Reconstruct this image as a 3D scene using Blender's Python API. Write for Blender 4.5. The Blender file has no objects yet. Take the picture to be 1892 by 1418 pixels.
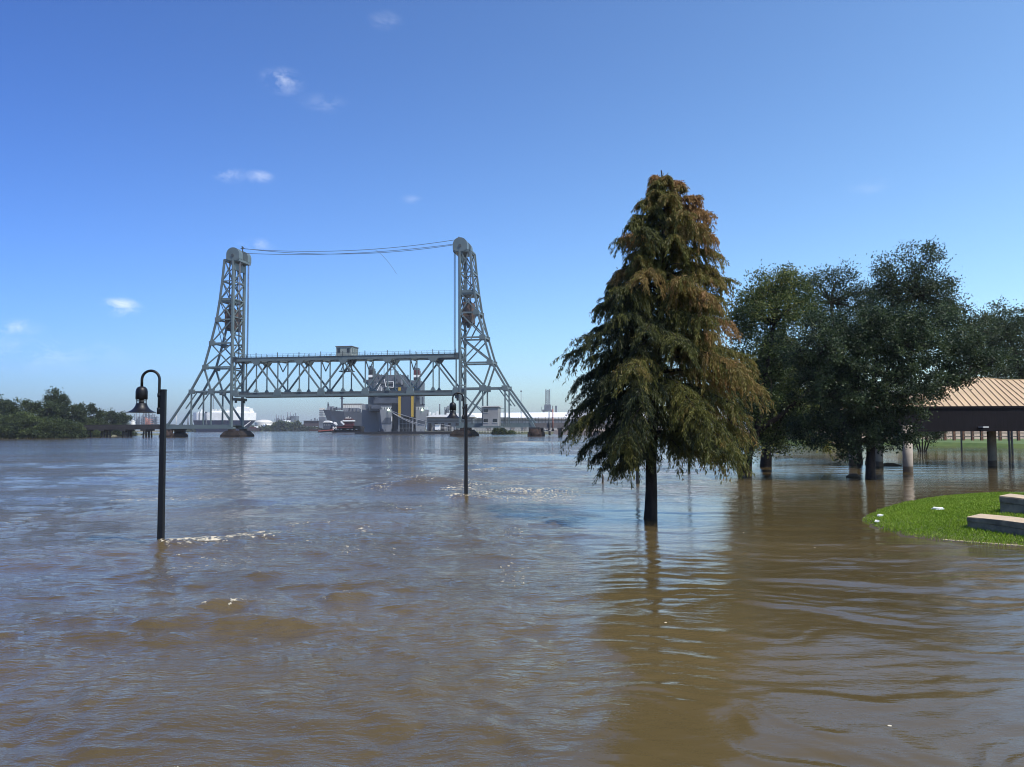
import bpy, math, random
import numpy as np
from mathutils import Vector, Matrix
R = math.radians
scn = bpy.context.scene
random.seed(11); rng = np.random.default_rng(11)

# ------------------------------------------------------------------ camera
F_PX, W_PX, H_PX, CAM_H = 1500.0, 1892.0, 1418.0, 2.44
PITCH = math.atan(83.0 / F_PX); ROLL = R(-0.25)
cam_d = bpy.data.cameras.new('camera'); cam = bpy.data.objects.new('camera', cam_d)
scn.collection.objects.link(cam)
CAM_R = Matrix.Rotation(R(90) + PITCH, 3, 'X') @ Matrix.Rotation(ROLL, 3, 'Z')
cam.matrix_world = Matrix.Translation((0, 0, CAM_H)) @ CAM_R.to_4x4()
cam_d.sensor_width = 36; cam_d.lens = F_PX / W_PX * 36
cam_d.clip_start = 0.1; cam_d.clip_end = 30000
scn.camera = cam

# ------------------------------------------------------------------ light, sky, exposure
SUN_EL, SUN_AZ = R(57), R(130)
world = bpy.data.worlds.new('World'); scn.world = world; world.use_nodes = True
sun_d = bpy.data.lights.new('sun', 'SUN'); sun = bpy.data.objects.new('sun', sun_d)
scn.collection.objects.link(sun)
sun_d.energy = 4.6; sun_d.angle = R(0.53); sun_d.color = (1.0, 0.94, 0.85)
sdir = Vector((math.sin(SUN_AZ) * math.cos(SUN_EL), math.cos(SUN_AZ) * math.cos(SUN_EL), math.sin(SUN_EL)))
sun.rotation_euler = sdir.to_track_quat('Z', 'Y').to_euler(); sun.location = (60, -10, 90)
scn.view_settings.view_transform = 'Standard'; scn.view_settings.look = 'None'
scn.view_settings.exposure = 0.07; scn.view_settings.gamma = 1.0
scn.cycles.filter_width = 1.1; scn.cycles.max_bounces = 8; scn.cycles.transparent_max_bounces = 8
scn.cycles.caustics_reflective = False; scn.cycles.caustics_refractive = False
scn.cycles.sample_clamp_indirect = 4.0

def ray(x, y):
    return CAM_R @ Vector(((x - W_PX / 2) / F_PX, -(y - H_PX / 2) / F_PX, -1))
def at(x, y, Y):                       # pixel of the photograph (1892 wide) at depth Y -> world point
    d = ray(x, y); return Vector((0, 0, CAM_H)) + d * (Y / d.y)
def flat(x, y, z=0.0):                 # pixel -> point on the level z
    d = ray(x, y); return Vector((0, 0, CAM_H)) + d * ((z - CAM_H) / d.z)

def build_world():
    nt = world.node_tree; nt.nodes.clear(); N = nt.nodes.new; L = nt.links.new
    out = N('ShaderNodeOutputWorld'); bg = N('ShaderNodeBackground')
    sky = N('ShaderNodeTexSky'); sky.sky_type = 'NISHITA'; sky.sun_disc = False
    sky.sun_elevation = SUN_EL; sky.sun_rotation = SUN_AZ
    sky.air_density = 1.0; sky.dust_density = 1.2; sky.ozone_density = 5.6; sky.altitude = 0
    tc = N('ShaderNodeTexCoord')
    gm = N('ShaderNodeGamma'); gm.inputs[1].default_value = 1.25; L(sky.outputs[0], gm.inputs[0])
    sx = N('ShaderNodeSeparateXYZ'); L(tc.outputs['Generated'], sx.inputs[0])
    gr = N('ShaderNodeMapRange'); L(sx.outputs[0], gr.inputs[0]); gr.inputs[1].default_value = -.6; gr.inputs[2].default_value = .6
    gc = N('ShaderNodeMix'); gc.data_type = 'RGBA'; L(gr.outputs[0], gc.inputs[0]); gc.inputs[6].default_value = (.40, .53, .78, 1); gc.inputs[7].default_value = (1.13, 1.14, 1.02, 1)
    sk = N('ShaderNodeMix'); sk.data_type = 'RGBA'; sk.blend_type = 'MULTIPLY'; sk.inputs[0].default_value = 1; L(gm.outputs[0], sk.inputs[6]); L(gc.outputs[2], sk.inputs[7])
    noi = N('ShaderNodeTexNoise'); noi.inputs['Scale'].default_value = 34; noi.inputs['Detail'].default_value = 9
    noi.inputs['Roughness'].default_value = 0.62; noi.inputs['Distortion'].default_value = 0.5
    mp = N('ShaderNodeMapping'); mp.inputs['Scale'].default_value = (0.8, 0.8, 1.6)
    L(tc.outputs['Generated'], mp.inputs[0]); L(mp.outputs[0], noi.inputs['Vector'])
    total = None
    #        x,  y,  half width, half height, strength
    for (x, y, rx, ry, s) in [(222, 568, 38, 20, 1.5), (522, 150, 42, 26, .8), (425, 322, 34, 18, .75), (478, 327, 30, 14, .8), (25, 604, 52, 18, .6),
                              (478, 452, 42, 16, .55), (60, 655, 170, 40, .35), (712, 38, 34, 18, .35), (600, 190, 50, 20, .25),
                              (1605, 345, 40, 16, .25), (760, 368, 22, 10, .3)]:
        c = ray(x, y).normalized()
        m = N('ShaderNodeVectorMath'); m.operation = 'SUBTRACT'; L(tc.outputs['Generated'], m.inputs[0]); m.inputs[1].default_value = c
        m2 = N('ShaderNodeVectorMath'); m2.operation = 'MULTIPLY'; L(m.outputs[0], m2.inputs[0])
        rx *= .85; ry *= .8; m2.inputs[1].default_value = (F_PX / rx, F_PX / rx, F_PX / ry)
        ln = N('ShaderNodeVectorMath'); ln.operation = 'LENGTH'; L(m2.outputs[0], ln.inputs[0])
        mr = N('ShaderNodeMapRange'); mr.interpolation_type = 'SMOOTHSTEP'; L(ln.outputs['Value'], mr.inputs[0])
        mr.inputs[1].default_value = 1.25; mr.inputs[2].default_value = 0.0; mr.inputs[3].default_value = 0; mr.inputs[4].default_value = s * .62
        if total is None: total = mr.outputs[0]
        else:
            a = N('ShaderNodeMath'); a.operation = 'MAXIMUM'; L(total, a.inputs[0]); L(mr.outputs[0], a.inputs[1]); total = a.outputs[0]
    nr = N('ShaderNodeMapRange'); L(noi.outputs[0], nr.inputs[0]); nr.inputs[1].default_value = 0.42; nr.inputs[2].default_value = 0.72
    mul = N('ShaderNodeMath'); mul.operation = 'MULTIPLY'; L(total, mul.inputs[0]); L(nr.outputs[0], mul.inputs[1]); mul.use_clamp = True
    mix = N('ShaderNodeMix'); mix.data_type = 'RGBA'; L(mul.outputs[0], mix.inputs[0]); L(sk.outputs[2], mix.inputs[6])
    mix.inputs[7].default_value = (8.0, 8.3, 8.8, 1)
    L(mix.outputs[2], bg.inputs[0]); bg.inputs[1].default_value = 0.15
    L(bg.outputs[0], out.inputs[0])
build_world()

# ------------------------------------------------------------------ materials
MATS = {}
def mat(name, col, rough=0.6, metal=0.0, var=0.15, scale=3.0, col2=None, bump=0.0, bscale=20.0, spec=0.5, emit=None, lo=.35, hi=.65, coords='Object', stretch=(1, 1, 1)):
    if name in MATS: return MATS[name]
    m = bpy.data.materials.new(name); m.use_nodes = True; nt = m.node_tree
    b = nt.nodes['Principled BSDF']; N = nt.nodes.new; L = nt.links.new
    b.inputs['Roughness'].default_value = rough; b.inputs['Metallic'].default_value = metal
    b.inputs['Specular IOR Level'].default_value = spec
    tc = N('ShaderNodeTexCoord'); no = N('ShaderNodeTexNoise'); no.inputs['Scale'].default_value = scale; no.inputs['Detail'].default_value = 6
    mp = N('ShaderNodeMapping'); mp.inputs['Scale'].default_value = stretch; L(tc.outputs[coords], mp.inputs[0]); L(mp.outputs[0], no.inputs['Vector'])
    mr = N('ShaderNodeMapRange'); mr.inputs[1].default_value = lo; mr.inputs[2].default_value = hi; L(no.outputs[0], mr.inputs[0])
    mx = N('ShaderNodeMix'); mx.data_type = 'RGBA'; L(mr.outputs[0], mx.inputs[0])
    if col2 is None:
        mx.inputs[6].default_value = tuple(c * (1 - var) for c in col) + (1,); mx.inputs[7].default_value = tuple(min(1, c * (1 + var)) for c in col) + (1,)
    else:
        mx.inputs[6].default_value = tuple(col) + (1,); mx.inputs[7].default_value = tuple(col2) + (1,)
    L(mx.outputs[2], b.inputs['Base Color'])
    if bump:
        n2 = N('ShaderNodeTexNoise'); n2.inputs['Scale'].default_value = bscale; n2.inputs['Detail'].default_value = 5; L(tc.outputs[coords], n2.inputs['Vector'])
        bp = N('ShaderNodeBump'); bp.inputs['Strength'].default_value = bump; bp.inputs['Distance'].default_value = 0.03
        L(n2.outputs[0], bp.inputs['Height']); L(bp.outputs[0], b.inputs['Normal'])
    if emit:
        b.inputs['Emission Color'].default_value = tuple(emit[:3]) + (1,); b.inputs['Emission Strength'].default_value = emit[3]
    MATS[name] = m; return m

def leaf_mat(name, ca, cb, cc=None, rough=0.5, trans=0.3, spec=0.3):
    """leaf: colour runs ca -> cb -> cc with the per-face value 'tint' (leaf age and species colour, plus painted sun and shade sides on the cypresses)"""
    if name in MATS: return MATS[name]
    m = bpy.data.materials.new(name); m.use_nodes = True; nt = m.node_tree; nt.nodes.clear(); N = nt.nodes.new; L = nt.links.new
    at_ = N('ShaderNodeAttribute'); at_.attribute_name = 'tint'
    cr = N('ShaderNodeValToRGB'); e = cr.color_ramp.elements
    e[0].color = tuple(ca) + (1,); e[1].color = tuple(cb if cc is None else cc) + (1,)
    if cc is not None: x = e.new(0.5); x.color = tuple(cb) + (1,)
    L(at_.outputs['Fac'], cr.inputs[0])
    p = N('ShaderNodeBsdfPrincipled'); p.inputs['Roughness'].default_value = rough; p.inputs['Specular IOR Level'].default_value = spec
    t = N('ShaderNodeBsdfTranslucent'); mx = N('ShaderNodeMixShader'); mx.inputs[0].default_value = trans
    L(cr.outputs[0], p.inputs['Base Color']); L(cr.outputs[0], t.inputs[0]); L(p.outputs[0], mx.inputs[1]); L(t.outputs[0], mx.inputs[2])
    o = N('ShaderNodeOutputMaterial'); L(mx.outputs[0], o.inputs[0]); MATS[name] = m; return m

M = dict(
    steel=mat('bridge_paint', (0.085, 0.118, 0.126), .42, 0, col2=(0.118, 0.148, 0.153), scale=.35, lo=.3, hi=.7),
    steel_dk=mat('bridge_girder', (0.05, 0.06, 0.065), .6, scale=.5, var=.3),
    rope=mat('wire_rope', (0.06, 0.065, 0.08), .5),
    rust=mat('rusty_counterweight', (0.065, 0.042, 0.035), .85, col2=(0.12, 0.08, 0.062), scale=.8),
    pier=mat('stained_pier_concrete', (0.012, 0.010, 0.010), .9, spec=.2, col2=(0.034, 0.025, 0.020), scale=.7, bump=.4, bscale=3),
    pierdk=mat('rusty_sheet_piling', (0.018, 0.013, 0.012), .85, spec=.2, col2=(0.050, 0.032, 0.025), scale=.9),
    trestle=mat('creosoted_timber', (0.02, 0.018, 0.02), .85, var=.4, scale=1.0),
    trestle_lt=mat('weathered_girder', (0.13, 0.12, 0.12), .8, var=.2, scale=.6),
    lamp=mat('black_lamp_paint', (0.006, 0.006, 0.008), .45, var=.2, scale=4, spec=.35, bump=.05, bscale=60),
    lampin=mat('lamp_bracket_paint', (0.02, 0.02, 0.022), .5),
    white=mat('white_paint', (0.78, 0.78, 0.76), .5, var=.06, scale=.3),
    offwhite=mat('offwhite_cladding', (0.5, 0.5, 0.48), .6, var=.12, scale=.3),
    cream=mat('cream_cladding', (0.50, 0.47, 0.38), .6, var=.1),
    glass=mat('dark_window_glass', (0.02, 0.025, 0.03), .12, spec=.6),
    navy=mat('navy_hull_paint', (0.02, 0.035, 0.10), .4, var=.1, scale=.1),
    shipup=mat('ship_superstructure_paint', (0.055, 0.065, 0.08), .55, col2=(0.085, 0.095, 0.11), scale=.15),
    ship=mat('grey_hull_paint', (0.16, 0.17, 0.185), .5, col2=(0.215, 0.22, 0.235), scale=.08, lo=.3, hi=.7),
    shipdk=mat('dark_grey_ship_paint', (0.055, 0.065, 0.085), .55, var=.25, scale=.2),
    shipblk=mat('black_hull_paint', (0.012, 0.012, 0.015), .5, var=.2),
    yellow=mat('yellow_ramp_paint', (0.36, 0.24, 0.03), .5, var=.15),
    red=mat('red_hull_paint', (0.075, 0.013, 0.015), .5, var=.2),
    redlt=mat('faded_red_deck', (0.36, 0.10, 0.08), .6, var=.15),
    tank=mat('tank_paint', (0.55, 0.53, 0.48), .6, var=.08, scale=.05),
    pipe=mat('refinery_steel', (0.12, 0.135, 0.16), .6, var=.3, scale=.2),
    piperust=mat('refinery_primer_red', (0.38, 0.15, 0.10), .7, var=.3, scale=.3),
    brownbox=mat('brown_shed', (0.055, 0.04, 0.045), .8, var=.2),
    roofwhite=mat('white_membrane_roof', (0.80, 0.79, 0.77), .45, var=.05, scale=.05),
    shedgrey=mat('grey_shed_cladding', (0.24, 0.24, 0.24), .6, var=.12, scale=.2),
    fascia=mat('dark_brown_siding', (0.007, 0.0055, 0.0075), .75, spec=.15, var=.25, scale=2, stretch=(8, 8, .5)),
    roof=mat('tan_metal_roof', (0.46, 0.33, 0.19), .42, var=.07, scale=1.0),
    conc=mat('column_concrete', (0.33, 0.28, 0.23), .85, var=.15, scale=2, bump=.2),
    block=mat('weathered_stone_block', (0.12, 0.105, 0.085), .92, col2=(0.24, 0.205, 0.155), scale=5, bump=.6, bscale=30),
    cap=mat('stone_cap', (0.42, 0.33, 0.22), .85, col2=(0.52, 0.39, 0.24), scale=4, bump=.4, bscale=40),
    litter=mat('white_litter', (0.75, 0.75, 0.7), .5),
    soil=mat('grass_soil', (0.05, 0.07, 0.012), .95, col2=(0.085, 0.11, 0.02), scale=3, bump=.5, bscale=12),
    bankgrass=mat('bank_grass', (0.05, 0.095, 0.015), .95, col2=(0.10, 0.14, 0.03), scale=.5, bump=.5, bscale=3),
    farland=mat('far_land', (0.09, 0.10, 0.05), .95, col2=(0.15, 0.14, 0.09), scale=.02),
    gravel=mat('gravel_embankment', (0.25, 0.20, 0.15), .95, var=.25, scale=1.5),
    fence=mat('fence_timber', (0.12, 0.055, 0.03), .8, var=.3),
    bark=mat('wet_bark', (0.012, 0.009, 0.008), .85, spec=.25, col2=(0.030, 0.022, 0.018), scale=9, bump=.8, bscale=25, stretch=(1, 1, .25)),
    wood=mat('driftwood', (0.06, 0.045, 0.03), .8, var=.3, scale=8),
)
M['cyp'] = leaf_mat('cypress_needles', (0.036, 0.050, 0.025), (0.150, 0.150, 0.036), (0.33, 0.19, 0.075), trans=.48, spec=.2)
M['cyp2'] = leaf_mat('green_cypress_needles', (0.03, 0.05, 0.015), (0.10, 0.12, 0.022), (0.17, 0.15, 0.03), trans=.35, spec=.2)
M['oak'] = leaf_mat('live_oak_leaves', (0.018, 0.031, 0.015), (0.042, 0.065, 0.028), (0.088, 0.122, 0.048), rough=.5, trans=.32, spec=.25)
M['elm'] = leaf_mat('thin_crown_leaves', (0.022, 0.040, 0.015), (0.072, 0.106, 0.029), (0.22, 0.21, 0.05), rough=.5, trans=.3, spec=.25)
M['wood_leaf'] = leaf_mat('riverside_leaves', (0.022, 0.035, 0.015), (0.045, 0.065, 0.022), (0.09, 0.118, 0.037), trans=.25, spec=.2)
M['dull_leaf'] = leaf_mat('greybrown_leaves', (0.035, 0.05, 0.03), (0.06, 0.07, 0.04), (0.10, 0.10, 0.055), trans=.25, spec=.2)
M['blade'] = leaf_mat('lawn_blades', (0.12, 0.21, 0.012), (0.21, 0.32, 0.022), (0.36, 0.42, 0.07), trans=.35, spec=.25)

def waterline(m, col, z0, z1, amp):
    """silt left by the flood on the lowest part of a surface"""
    nt = m.node_tree; N = nt.nodes.new; L = nt.links.new; b = nt.nodes['Principled BSDF']; src = b.inputs['Base Color'].links[0].from_socket
    tc = N('ShaderNodeTexCoord'); sx = N('ShaderNodeSeparateXYZ'); L(tc.outputs['Object'], sx.inputs[0]); n = N('ShaderNodeTexNoise'); n.inputs['Scale'].default_value = 3; n.inputs['Detail'].default_value = 5; L(tc.outputs['Object'], n.inputs['Vector'])
    a = N('ShaderNodeMath'); a.operation = 'MULTIPLY_ADD'; L(n.outputs[0], a.inputs[0]); a.inputs[1].default_value = amp; L(sx.outputs[2], a.inputs[2])
    mr = N('ShaderNodeMapRange'); L(a.outputs[0], mr.inputs[0]); mr.inputs[1].default_value = z0 + amp * .5; mr.inputs[2].default_value = z1 + amp * .5
    mx = N('ShaderNodeMix'); mx.data_type = 'RGBA'; L(mr.outputs[0], mx.inputs[0]); mx.inputs[6].default_value = tuple(col) + (1,); L(src, mx.inputs[7]); L(mx.outputs[2], b.inputs['Base Color'])
waterline(M['soil'], (.055, .040, .022), .03, .07, .06); waterline(M['conc'], (.14, .105, .075), .28, .36, .15)
# ------------------------------------------------------------------ objects
COL = scn.collection
def tag(o, label=None, cat=None, group=None, kind=None):
    if label: o['label'] = label
    if cat: o['category'] = cat
    if group: o['group'] = group
    if kind: o['kind'] = kind
    return o
def thing(name, loc, label, cat, group=None):
    o = bpy.data.objects.new(name, None); COL.objects.link(o); o.location = loc; o.empty_display_size = .3
    return tag(o, label, cat, group)
def root_loc(o):
    p = Vector((0, 0, 0))
    while o is not None: p += o.location; o = o.parent
    return p
def copy_tree(o, parent=None):
    c = o.copy(); COL.objects.link(c); c.parent = parent
    for ch in list(o.children): copy_tree(ch, c)
    return c

class MB:
    def __init__(s): s.v = []; s.f = []; s.sm = []
    def add(s, vs, fs, smooth=False):
        k = len(s.v); s.v += [tuple(p) for p in vs]; s.f += [tuple(i + k for i in f) for f in fs]; s.sm += [smooth] * len(fs); return s
    def box(s, c, d, ax=None):
        """box of size d centred at c; ax = (a, b) horizontal unit axes"""
        c = Vector(c); a = Vector((1, 0, 0)) if ax is None else ax[0]; b = Vector((0, 1, 0)) if ax is None else ax[1]; z = Vector((0, 0, 1))
        vs = [c + a * (i * d[0] / 2) + b * (j * d[1] / 2) + z * (k * d[2] / 2) for k in (-1, 1) for j in (-1, 1) for i in (-1, 1)]
        return s.add(vs, [(0, 2, 3, 1), (4, 5, 7, 6), (0, 1, 5, 4), (2, 6, 7, 3), (0, 4, 6, 2), (1, 3, 7, 5)])
    def bar(s, p, q, w, h=None, up=(0, 0, 1), w2=None):
        p = Vector(p); q = Vector(q); h = w if h is None else h; d = (q - p).normalized(); up = Vector(up)
        if abs(d.dot(up)) > .98: up = Vector((0, 1, 0)) if abs(d.y) < .9 else Vector((1, 0, 0))
        a = d.cross(up).normalized(); b = a.cross(d).normalized(); k = 1 if w2 is None else w2 / w
        vs = [p + a * (i * w / 2) + b * (j * h / 2) for j in (-1, 1) for i in (-1, 1)] + [q + a * (i * w / 2 * k) + b * (j * h / 2 * k) for j in (-1, 1) for i in (-1, 1)]
        return s.add(vs, [(0, 1, 3, 2), (4, 6, 7, 5), (0, 4, 5, 1), (1, 5, 7, 3), (3, 7, 6, 2), (2, 6, 4, 0)])
    def tube(s, pts, r, n=10, caps=True):
        pts = [Vector(p) for p in pts]; rs = r if isinstance(r, (list, tuple)) else [r] * len(pts); vs = []; fs = []; a = None
        for i, p in enumerate(pts):
            d = (pts[min(i + 1, len(pts) - 1)] - pts[max(i - 1, 0)]).normalized()
            if a is None:
                u = Vector((0, 0, 1)) if abs(d.z) < .9 else Vector((1, 0, 0)); a = d.cross(u).normalized()
            else: a = (a - d * a.dot(d)).normalized()
            b = d.cross(a)
            vs += [p + (a * math.cos(t * 2 * math.pi / n) + b * math.sin(t * 2 * math.pi / n)) * rs[i] for t in range(n)]
        for i in range(len(pts) - 1):
            for t in range(n):
                u = (t + 1) % n; fs.append((i * n + t, i * n + u, (i + 1) * n + u, (i + 1) * n + t))
        s.add(vs, fs, True)
        if caps: k = len(s.v) - len(vs); s.f += [tuple(k + t for t in reversed(range(n))), tuple(k + (len(pts) - 1) * n + t for t in range(n))]; s.sm += [False, False]
        return s
    def lathe(s, prof, c, n=24):
        c = Vector(c); vs = []; fs = []
        for (r, z) in prof: vs += [c + Vector((r * math.cos(t * 2 * math.pi / n), r * math.sin(t * 2 * math.pi / n), z)) for t in range(n)]
        for i in range(len(prof) - 1):
            for t in range(n): u = (t + 1) % n; fs.append((i * n + t, i * n + u, (i + 1) * n + u, (i + 1) * n + t))
        return s.add(vs, fs, True)
    def prism(s, poly, ext, smooth=False):
        """polygon (list of points) swept by the vector ext"""
        e = Vector(ext); n = len(poly); vs = [Vector(p) for p in poly] + [Vector(p) + e for p in poly]
        s.add(vs, [tuple(reversed(range(n))), tuple(range(n, 2 * n))] + [(i, (i + 1) % n, n + (i + 1) % n, n + i) for i in range(n)], smooth); return s
    def hexa(s, b, t):
        """frustum between two quads"""
        return s.add(list(b) + list(t), [(3, 2, 1, 0), (4, 5, 6, 7), (0, 1, 5, 4), (1, 2, 6, 5), (2, 3, 7, 6), (3, 0, 4, 7)])
    def build(s, name, m, parent=None, bevel=0):
        o0 = root_loc(parent); me = bpy.data.meshes.new(name)
        base = Vector((0, 0, 0))
        if parent is None and s.v:
            xs = [min(v[k] for v in s.v) for k in range(3)]; xe = [max(v[k] for v in s.v) for k in range(3)]
            base = Vector(((xs[0] + xe[0]) / 2, (xs[1] + xe[1]) / 2, xs[2]))
        off = o0 + base
        me.from_pydata([(v[0] - off.x, v[1] - off.y, v[2] - off.z) for v in s.v], [], s.f)
        me.polygons.foreach_set('use_smooth', s.sm); me.materials.append(m); me.update()
        o = bpy.data.objects.new(name, me); COL.objects.link(o); o.parent = parent
        if parent is None: o.location = base
        if bevel:
            bv = o.modifiers.new('bevel', 'BEVEL'); bv.width = bevel; bv.segments = 2; bv.limit_method = 'ANGLE'
        return o

def quads(name, V, m, tint=None, parent=None, smooth=False):
    """fast mesh of N separate four-cornered faces: V is (N,4,3) in world space"""
    n = len(V); off = root_loc(parent); me = bpy.data.meshes.new(name)
    co = (V.reshape(-1, 3) - np.array(off)).astype(np.float32)
    me.vertices.add(4 * n); me.vertices.foreach_set('co', co.ravel())
    me.loops.add(4 * n); me.loops.foreach_set('vertex_index', np.arange(4 * n, dtype=np.int32))
    me.polygons.add(n); me.polygons.foreach_set('loop_start', np.arange(n, dtype=np.int32) * 4)
    try: me.polygons.foreach_set('loop_total', np.full(n, 4, dtype=np.int32))
    except Exception: pass
    if tint is not None:
        a = me.attributes.new('tint', 'FLOAT', 'FACE'); a.data.foreach_set('value', np.clip(tint, 0, 1).astype(np.float32))
    me.materials.append(m); me.update(calc_edges=True)
    o = bpy.data.objects.new(name, me); COL.objects.link(o); o.parent = parent
    return o

def unit(a): return a / np.maximum(np.linalg.norm(a, axis=-1, keepdims=True), 1e-9)
def leaves(P, D, ln, wd, r):
    """rhombic leaves: base P, direction D (N,3), length ln, width wd"""
    n = len(P); D = unit(D); S = unit(np.cross(D, r.normal(size=(n, 3)))); ln = np.broadcast_to(ln, n)[:, None]; wd = np.broadcast_to(wd, n)[:, None]
    mid = P + D * ln * .5
    return np.stack([P, mid + S * wd * .5, P + D * ln, mid - S * wd * .5], axis=1)

def hash2(i, j, s):
    h = (i * 374761393 + j * 668265263 + s * 974711) & 0xffffffff
    h = ((h ^ (h >> 13)) * 1274126177) & 0xffffffff
    return ((h ^ (h >> 16)) & 0xffff) / 65535.0
def vnoise(x, y, s=0):
    i = np.floor(x).astype(np.int64); j = np.floor(y).astype(np.int64); u = x - i; v = y - j
    u = u * u * (3 - 2 * u); v = v * v * (3 - 2 * v)
    return (hash2(i, j, s) * (1 - u) + hash2(i + 1, j, s) * u) * (1 - v) + (hash2(i, j + 1, s) * (1 - u) + hash2(i + 1, j + 1, s) * u) * v
def fbm(x, y, s=0, o=4):
    a = 0; t = 0; w = 1.0
    for k in range(o): a = a + w * vnoise(x, y, s + k * 17); t += w; x = x * 2.03 + 5.1; y = y * 2.03 + 3.7; w *= .5
    return a / t
def sstep(a, b, x):
    t = np.clip((x - a) / (b - a), 0, 1); return t * t * (3 - 2 * t)

# ------------------------------------------------------------------ water
LAMPS_PX = [(297, 1006), (861, 919), (1178, 894), (1273, 869)]
def build_water():
    r = np.concatenate([np.geomspace(1.6, 70, 590), np.geomspace(70.9, 400, 140), np.geomspace(405, 1300, 90), np.geomspace(1340, 4300, 34)])
    th = np.linspace(R(-78), R(78), 1240)
    RR, TT = np.meshgrid(r, th, indexing='ij'); X = RR * np.sin(TT); Y = RR * np.cos(TT)
    g = np.random.default_rng(5)
    # how restless the surface is: the river runs hard on the left and beyond, the flooded lawn is calmer
    edge = .35 + (Y - 6) * .08 + (fbm(X * .4, Y * .4, 3) - .5) * 1.6
    calm = sstep(-.7, .7, X - edge) * (1 - sstep(22, 34, Y) * sstep(9, -2, X - 8)) * (1 - .5 * sstep(60, 120, Y))
    turb = 1 - calm
    patch = sstep(.32, .68, fbm(X * .22, Y * .34, 9))
    wx = X + 1.1 * (fbm(X * .35, Y * .35, 21) - .5) * 2; wy = Y + 1.1 * (fbm(X * .35, Y * .35, 31) - .5) * 2
    cell = np.maximum(RR * (th[1] - th[0]) * 0.7, np.gradient(r)[:, None] * np.ones_like(TT))
    Z = np.zeros_like(X)
    def waves(n, l0, l1, spread, steep, mask, ang0=0.0):
        nonlocal Z
        for l in np.geomspace(l0, l1, n):
            l = l * g.uniform(.9, 1.1); a = ang0 + g.normal() * spread; k = 2 * math.pi / l
            ph = g.uniform(0, 6.28); amp = steep / k / math.sqrt(n) * g.uniform(.6, 1.4)
            att = np.clip((l / cell - 2.2) / 3, 0, 1)
            c = np.cos(k * (wx * math.sin(a) + wy * math.cos(a)) + ph)
            Z += amp * att * mask * c
    tm = turb * (.35 + .9 * patch)
    waves(12, 1.2, 4.5, .5, .06, tm, -.15)
    waves(40, .13, 1.1, .75, .155, tm, -.1)
    cm = (.22 + .78 * calm) * (.55 + .6 * sstep(.3, .7, fbm(X * .3 + 9, Y * .5, 77)))
    waves(9, .8, 2.4, .22, .040, cm * calm, .10)
    waves(24, .13, .6, .32, .125, cm * calm * (1 - .7 * sstep(24, 40, Y)), .12)
    foam = np.zeros_like(X)
    def streak(x0, y0, x1, y1, wpx, amp, bump=0.0):   # white water along a standing ripple
        nonlocal foam, Z
        a = flat(x0, y0); b = flat(x1, y1); d = np.array([b.x - a.x, b.y - a.y]); L2 = d @ d
        t = np.clip(((X - a.x) * d[0] + (Y - a.y) * d[1]) / L2, 0, 1)
        w = wpx * 2.4; bump = bump * 1.7 + .02
        q = np.hypot(X - a.x - t * d[0], Y - a.y - t * d[1]) / w
        e = np.exp(-q * q) * (1 - .5 * t)
        foam = np.maximum(foam, amp * e * np.where(e > .02, 1, 0)); Z += bump * e
    # standing waves and white water (photo pixel -> place on the water)
    for s in [(345, 1004, 470, 992, .24, 1.1, .05), (450, 994, 545, 984, .22, .85, .04), (300, 1008, 330, 1008, .10, .7, .02),
              (398, 1124, 468, 1118, .07, .62, .02), (845, 919, 878, 919, .20, 1.05, .06), (895, 921, 940, 917, .22, .7, .04),
              (950, 908, 1062, 903, .35, .8, .06), (700, 900, 770, 896, .3, .45, .10), (770, 895, 860, 890, .5, .5, .16), (330, 1030, 400, 1022, .08, .35, .03),
              (600, 968, 650, 966, .12, .65, .02), (780, 882, 850, 876, .4, .6, .1), (885, 873, 935, 868, .5, .75, .1), (745, 942, 810, 938, .2, .5, .05),
              (480, 1062, 530, 1058, .08, .4, .03), (960, 820, 1040, 818, 1.6, .9, .2), (870, 862, 960, 856, .8, .6, .1), (620, 1110, 690, 1096, .09, .45, .05),
              (330, 803.5, 418, 803.5, 1.5, .9, 0), (446, 805, 480, 804, 1.2, .95, 0), (560, 800.5, 650, 800.5, 3, .8, 0), (880, 802.5, 905, 802.5, 1.5, .8, 0),
              (980, 870, 1060, 864, .7, .5, .1), (1000, 845, 1060, 842, 1.0, .6, .1)]:
        streak(*s)
    # smooth brown bulges of the current
    for (x, y, rx, ry, h) in [(360, 1150, 2.0, .35, .04), (240, 1175, 1.6, .3, .035), (150, 1035, 2.2, .5, .06), (640, 1085, 1.2, .3, .07), (1060, 990, .9, .3, .06),
                              (800, 893, 2.6, .8, .10), (520, 1150, 1.0, .25, .06), (690, 950, 1.6, .5, .08), (960, 950, 1.2, .4, .06)]:
        c = flat(x, y); Z += h * np.exp(-((X - c.x) / rx) ** 2 - ((Y - c.y + .12 * (X - c.x)) / ry) ** 2)
    for (x, y) in LAMPS_PX:
        c = flat(x, y); Z += .02 * np.exp(-((X - c.x) ** 2 + (Y - c.y) ** 2) / .05)
    # scattered flecks riding the rough water
    fl = sstep(.70, .80, vnoise(X * 1.1, Y * .8, 55)) * turb * sstep(.5, .7, fbm(X * .2, Y * .3, 66)) * .52
    fl2 = sstep(.83, .9, vnoise(X * .9, Y * .7, 58)) * .34 * sstep(40, 20, RR) * turb
    rough = sstep(1.2, .3, np.hypot((X + 1.5) / 7, (Y - 31) / 9)) * sstep(.48, .68, fbm(X * .5, Y * .35, 91)) * .66
    rough2 = sstep(1.1, .3, np.hypot((X + 4.0) / 5, (Y - 15.5) / 3)) * sstep(.55, .7, fbm(X * .9, Y * .6, 95)) * .40
    Z += .05 * rough * (fbm(X * 1.2, Y * .8, 97) - .4)
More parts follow.
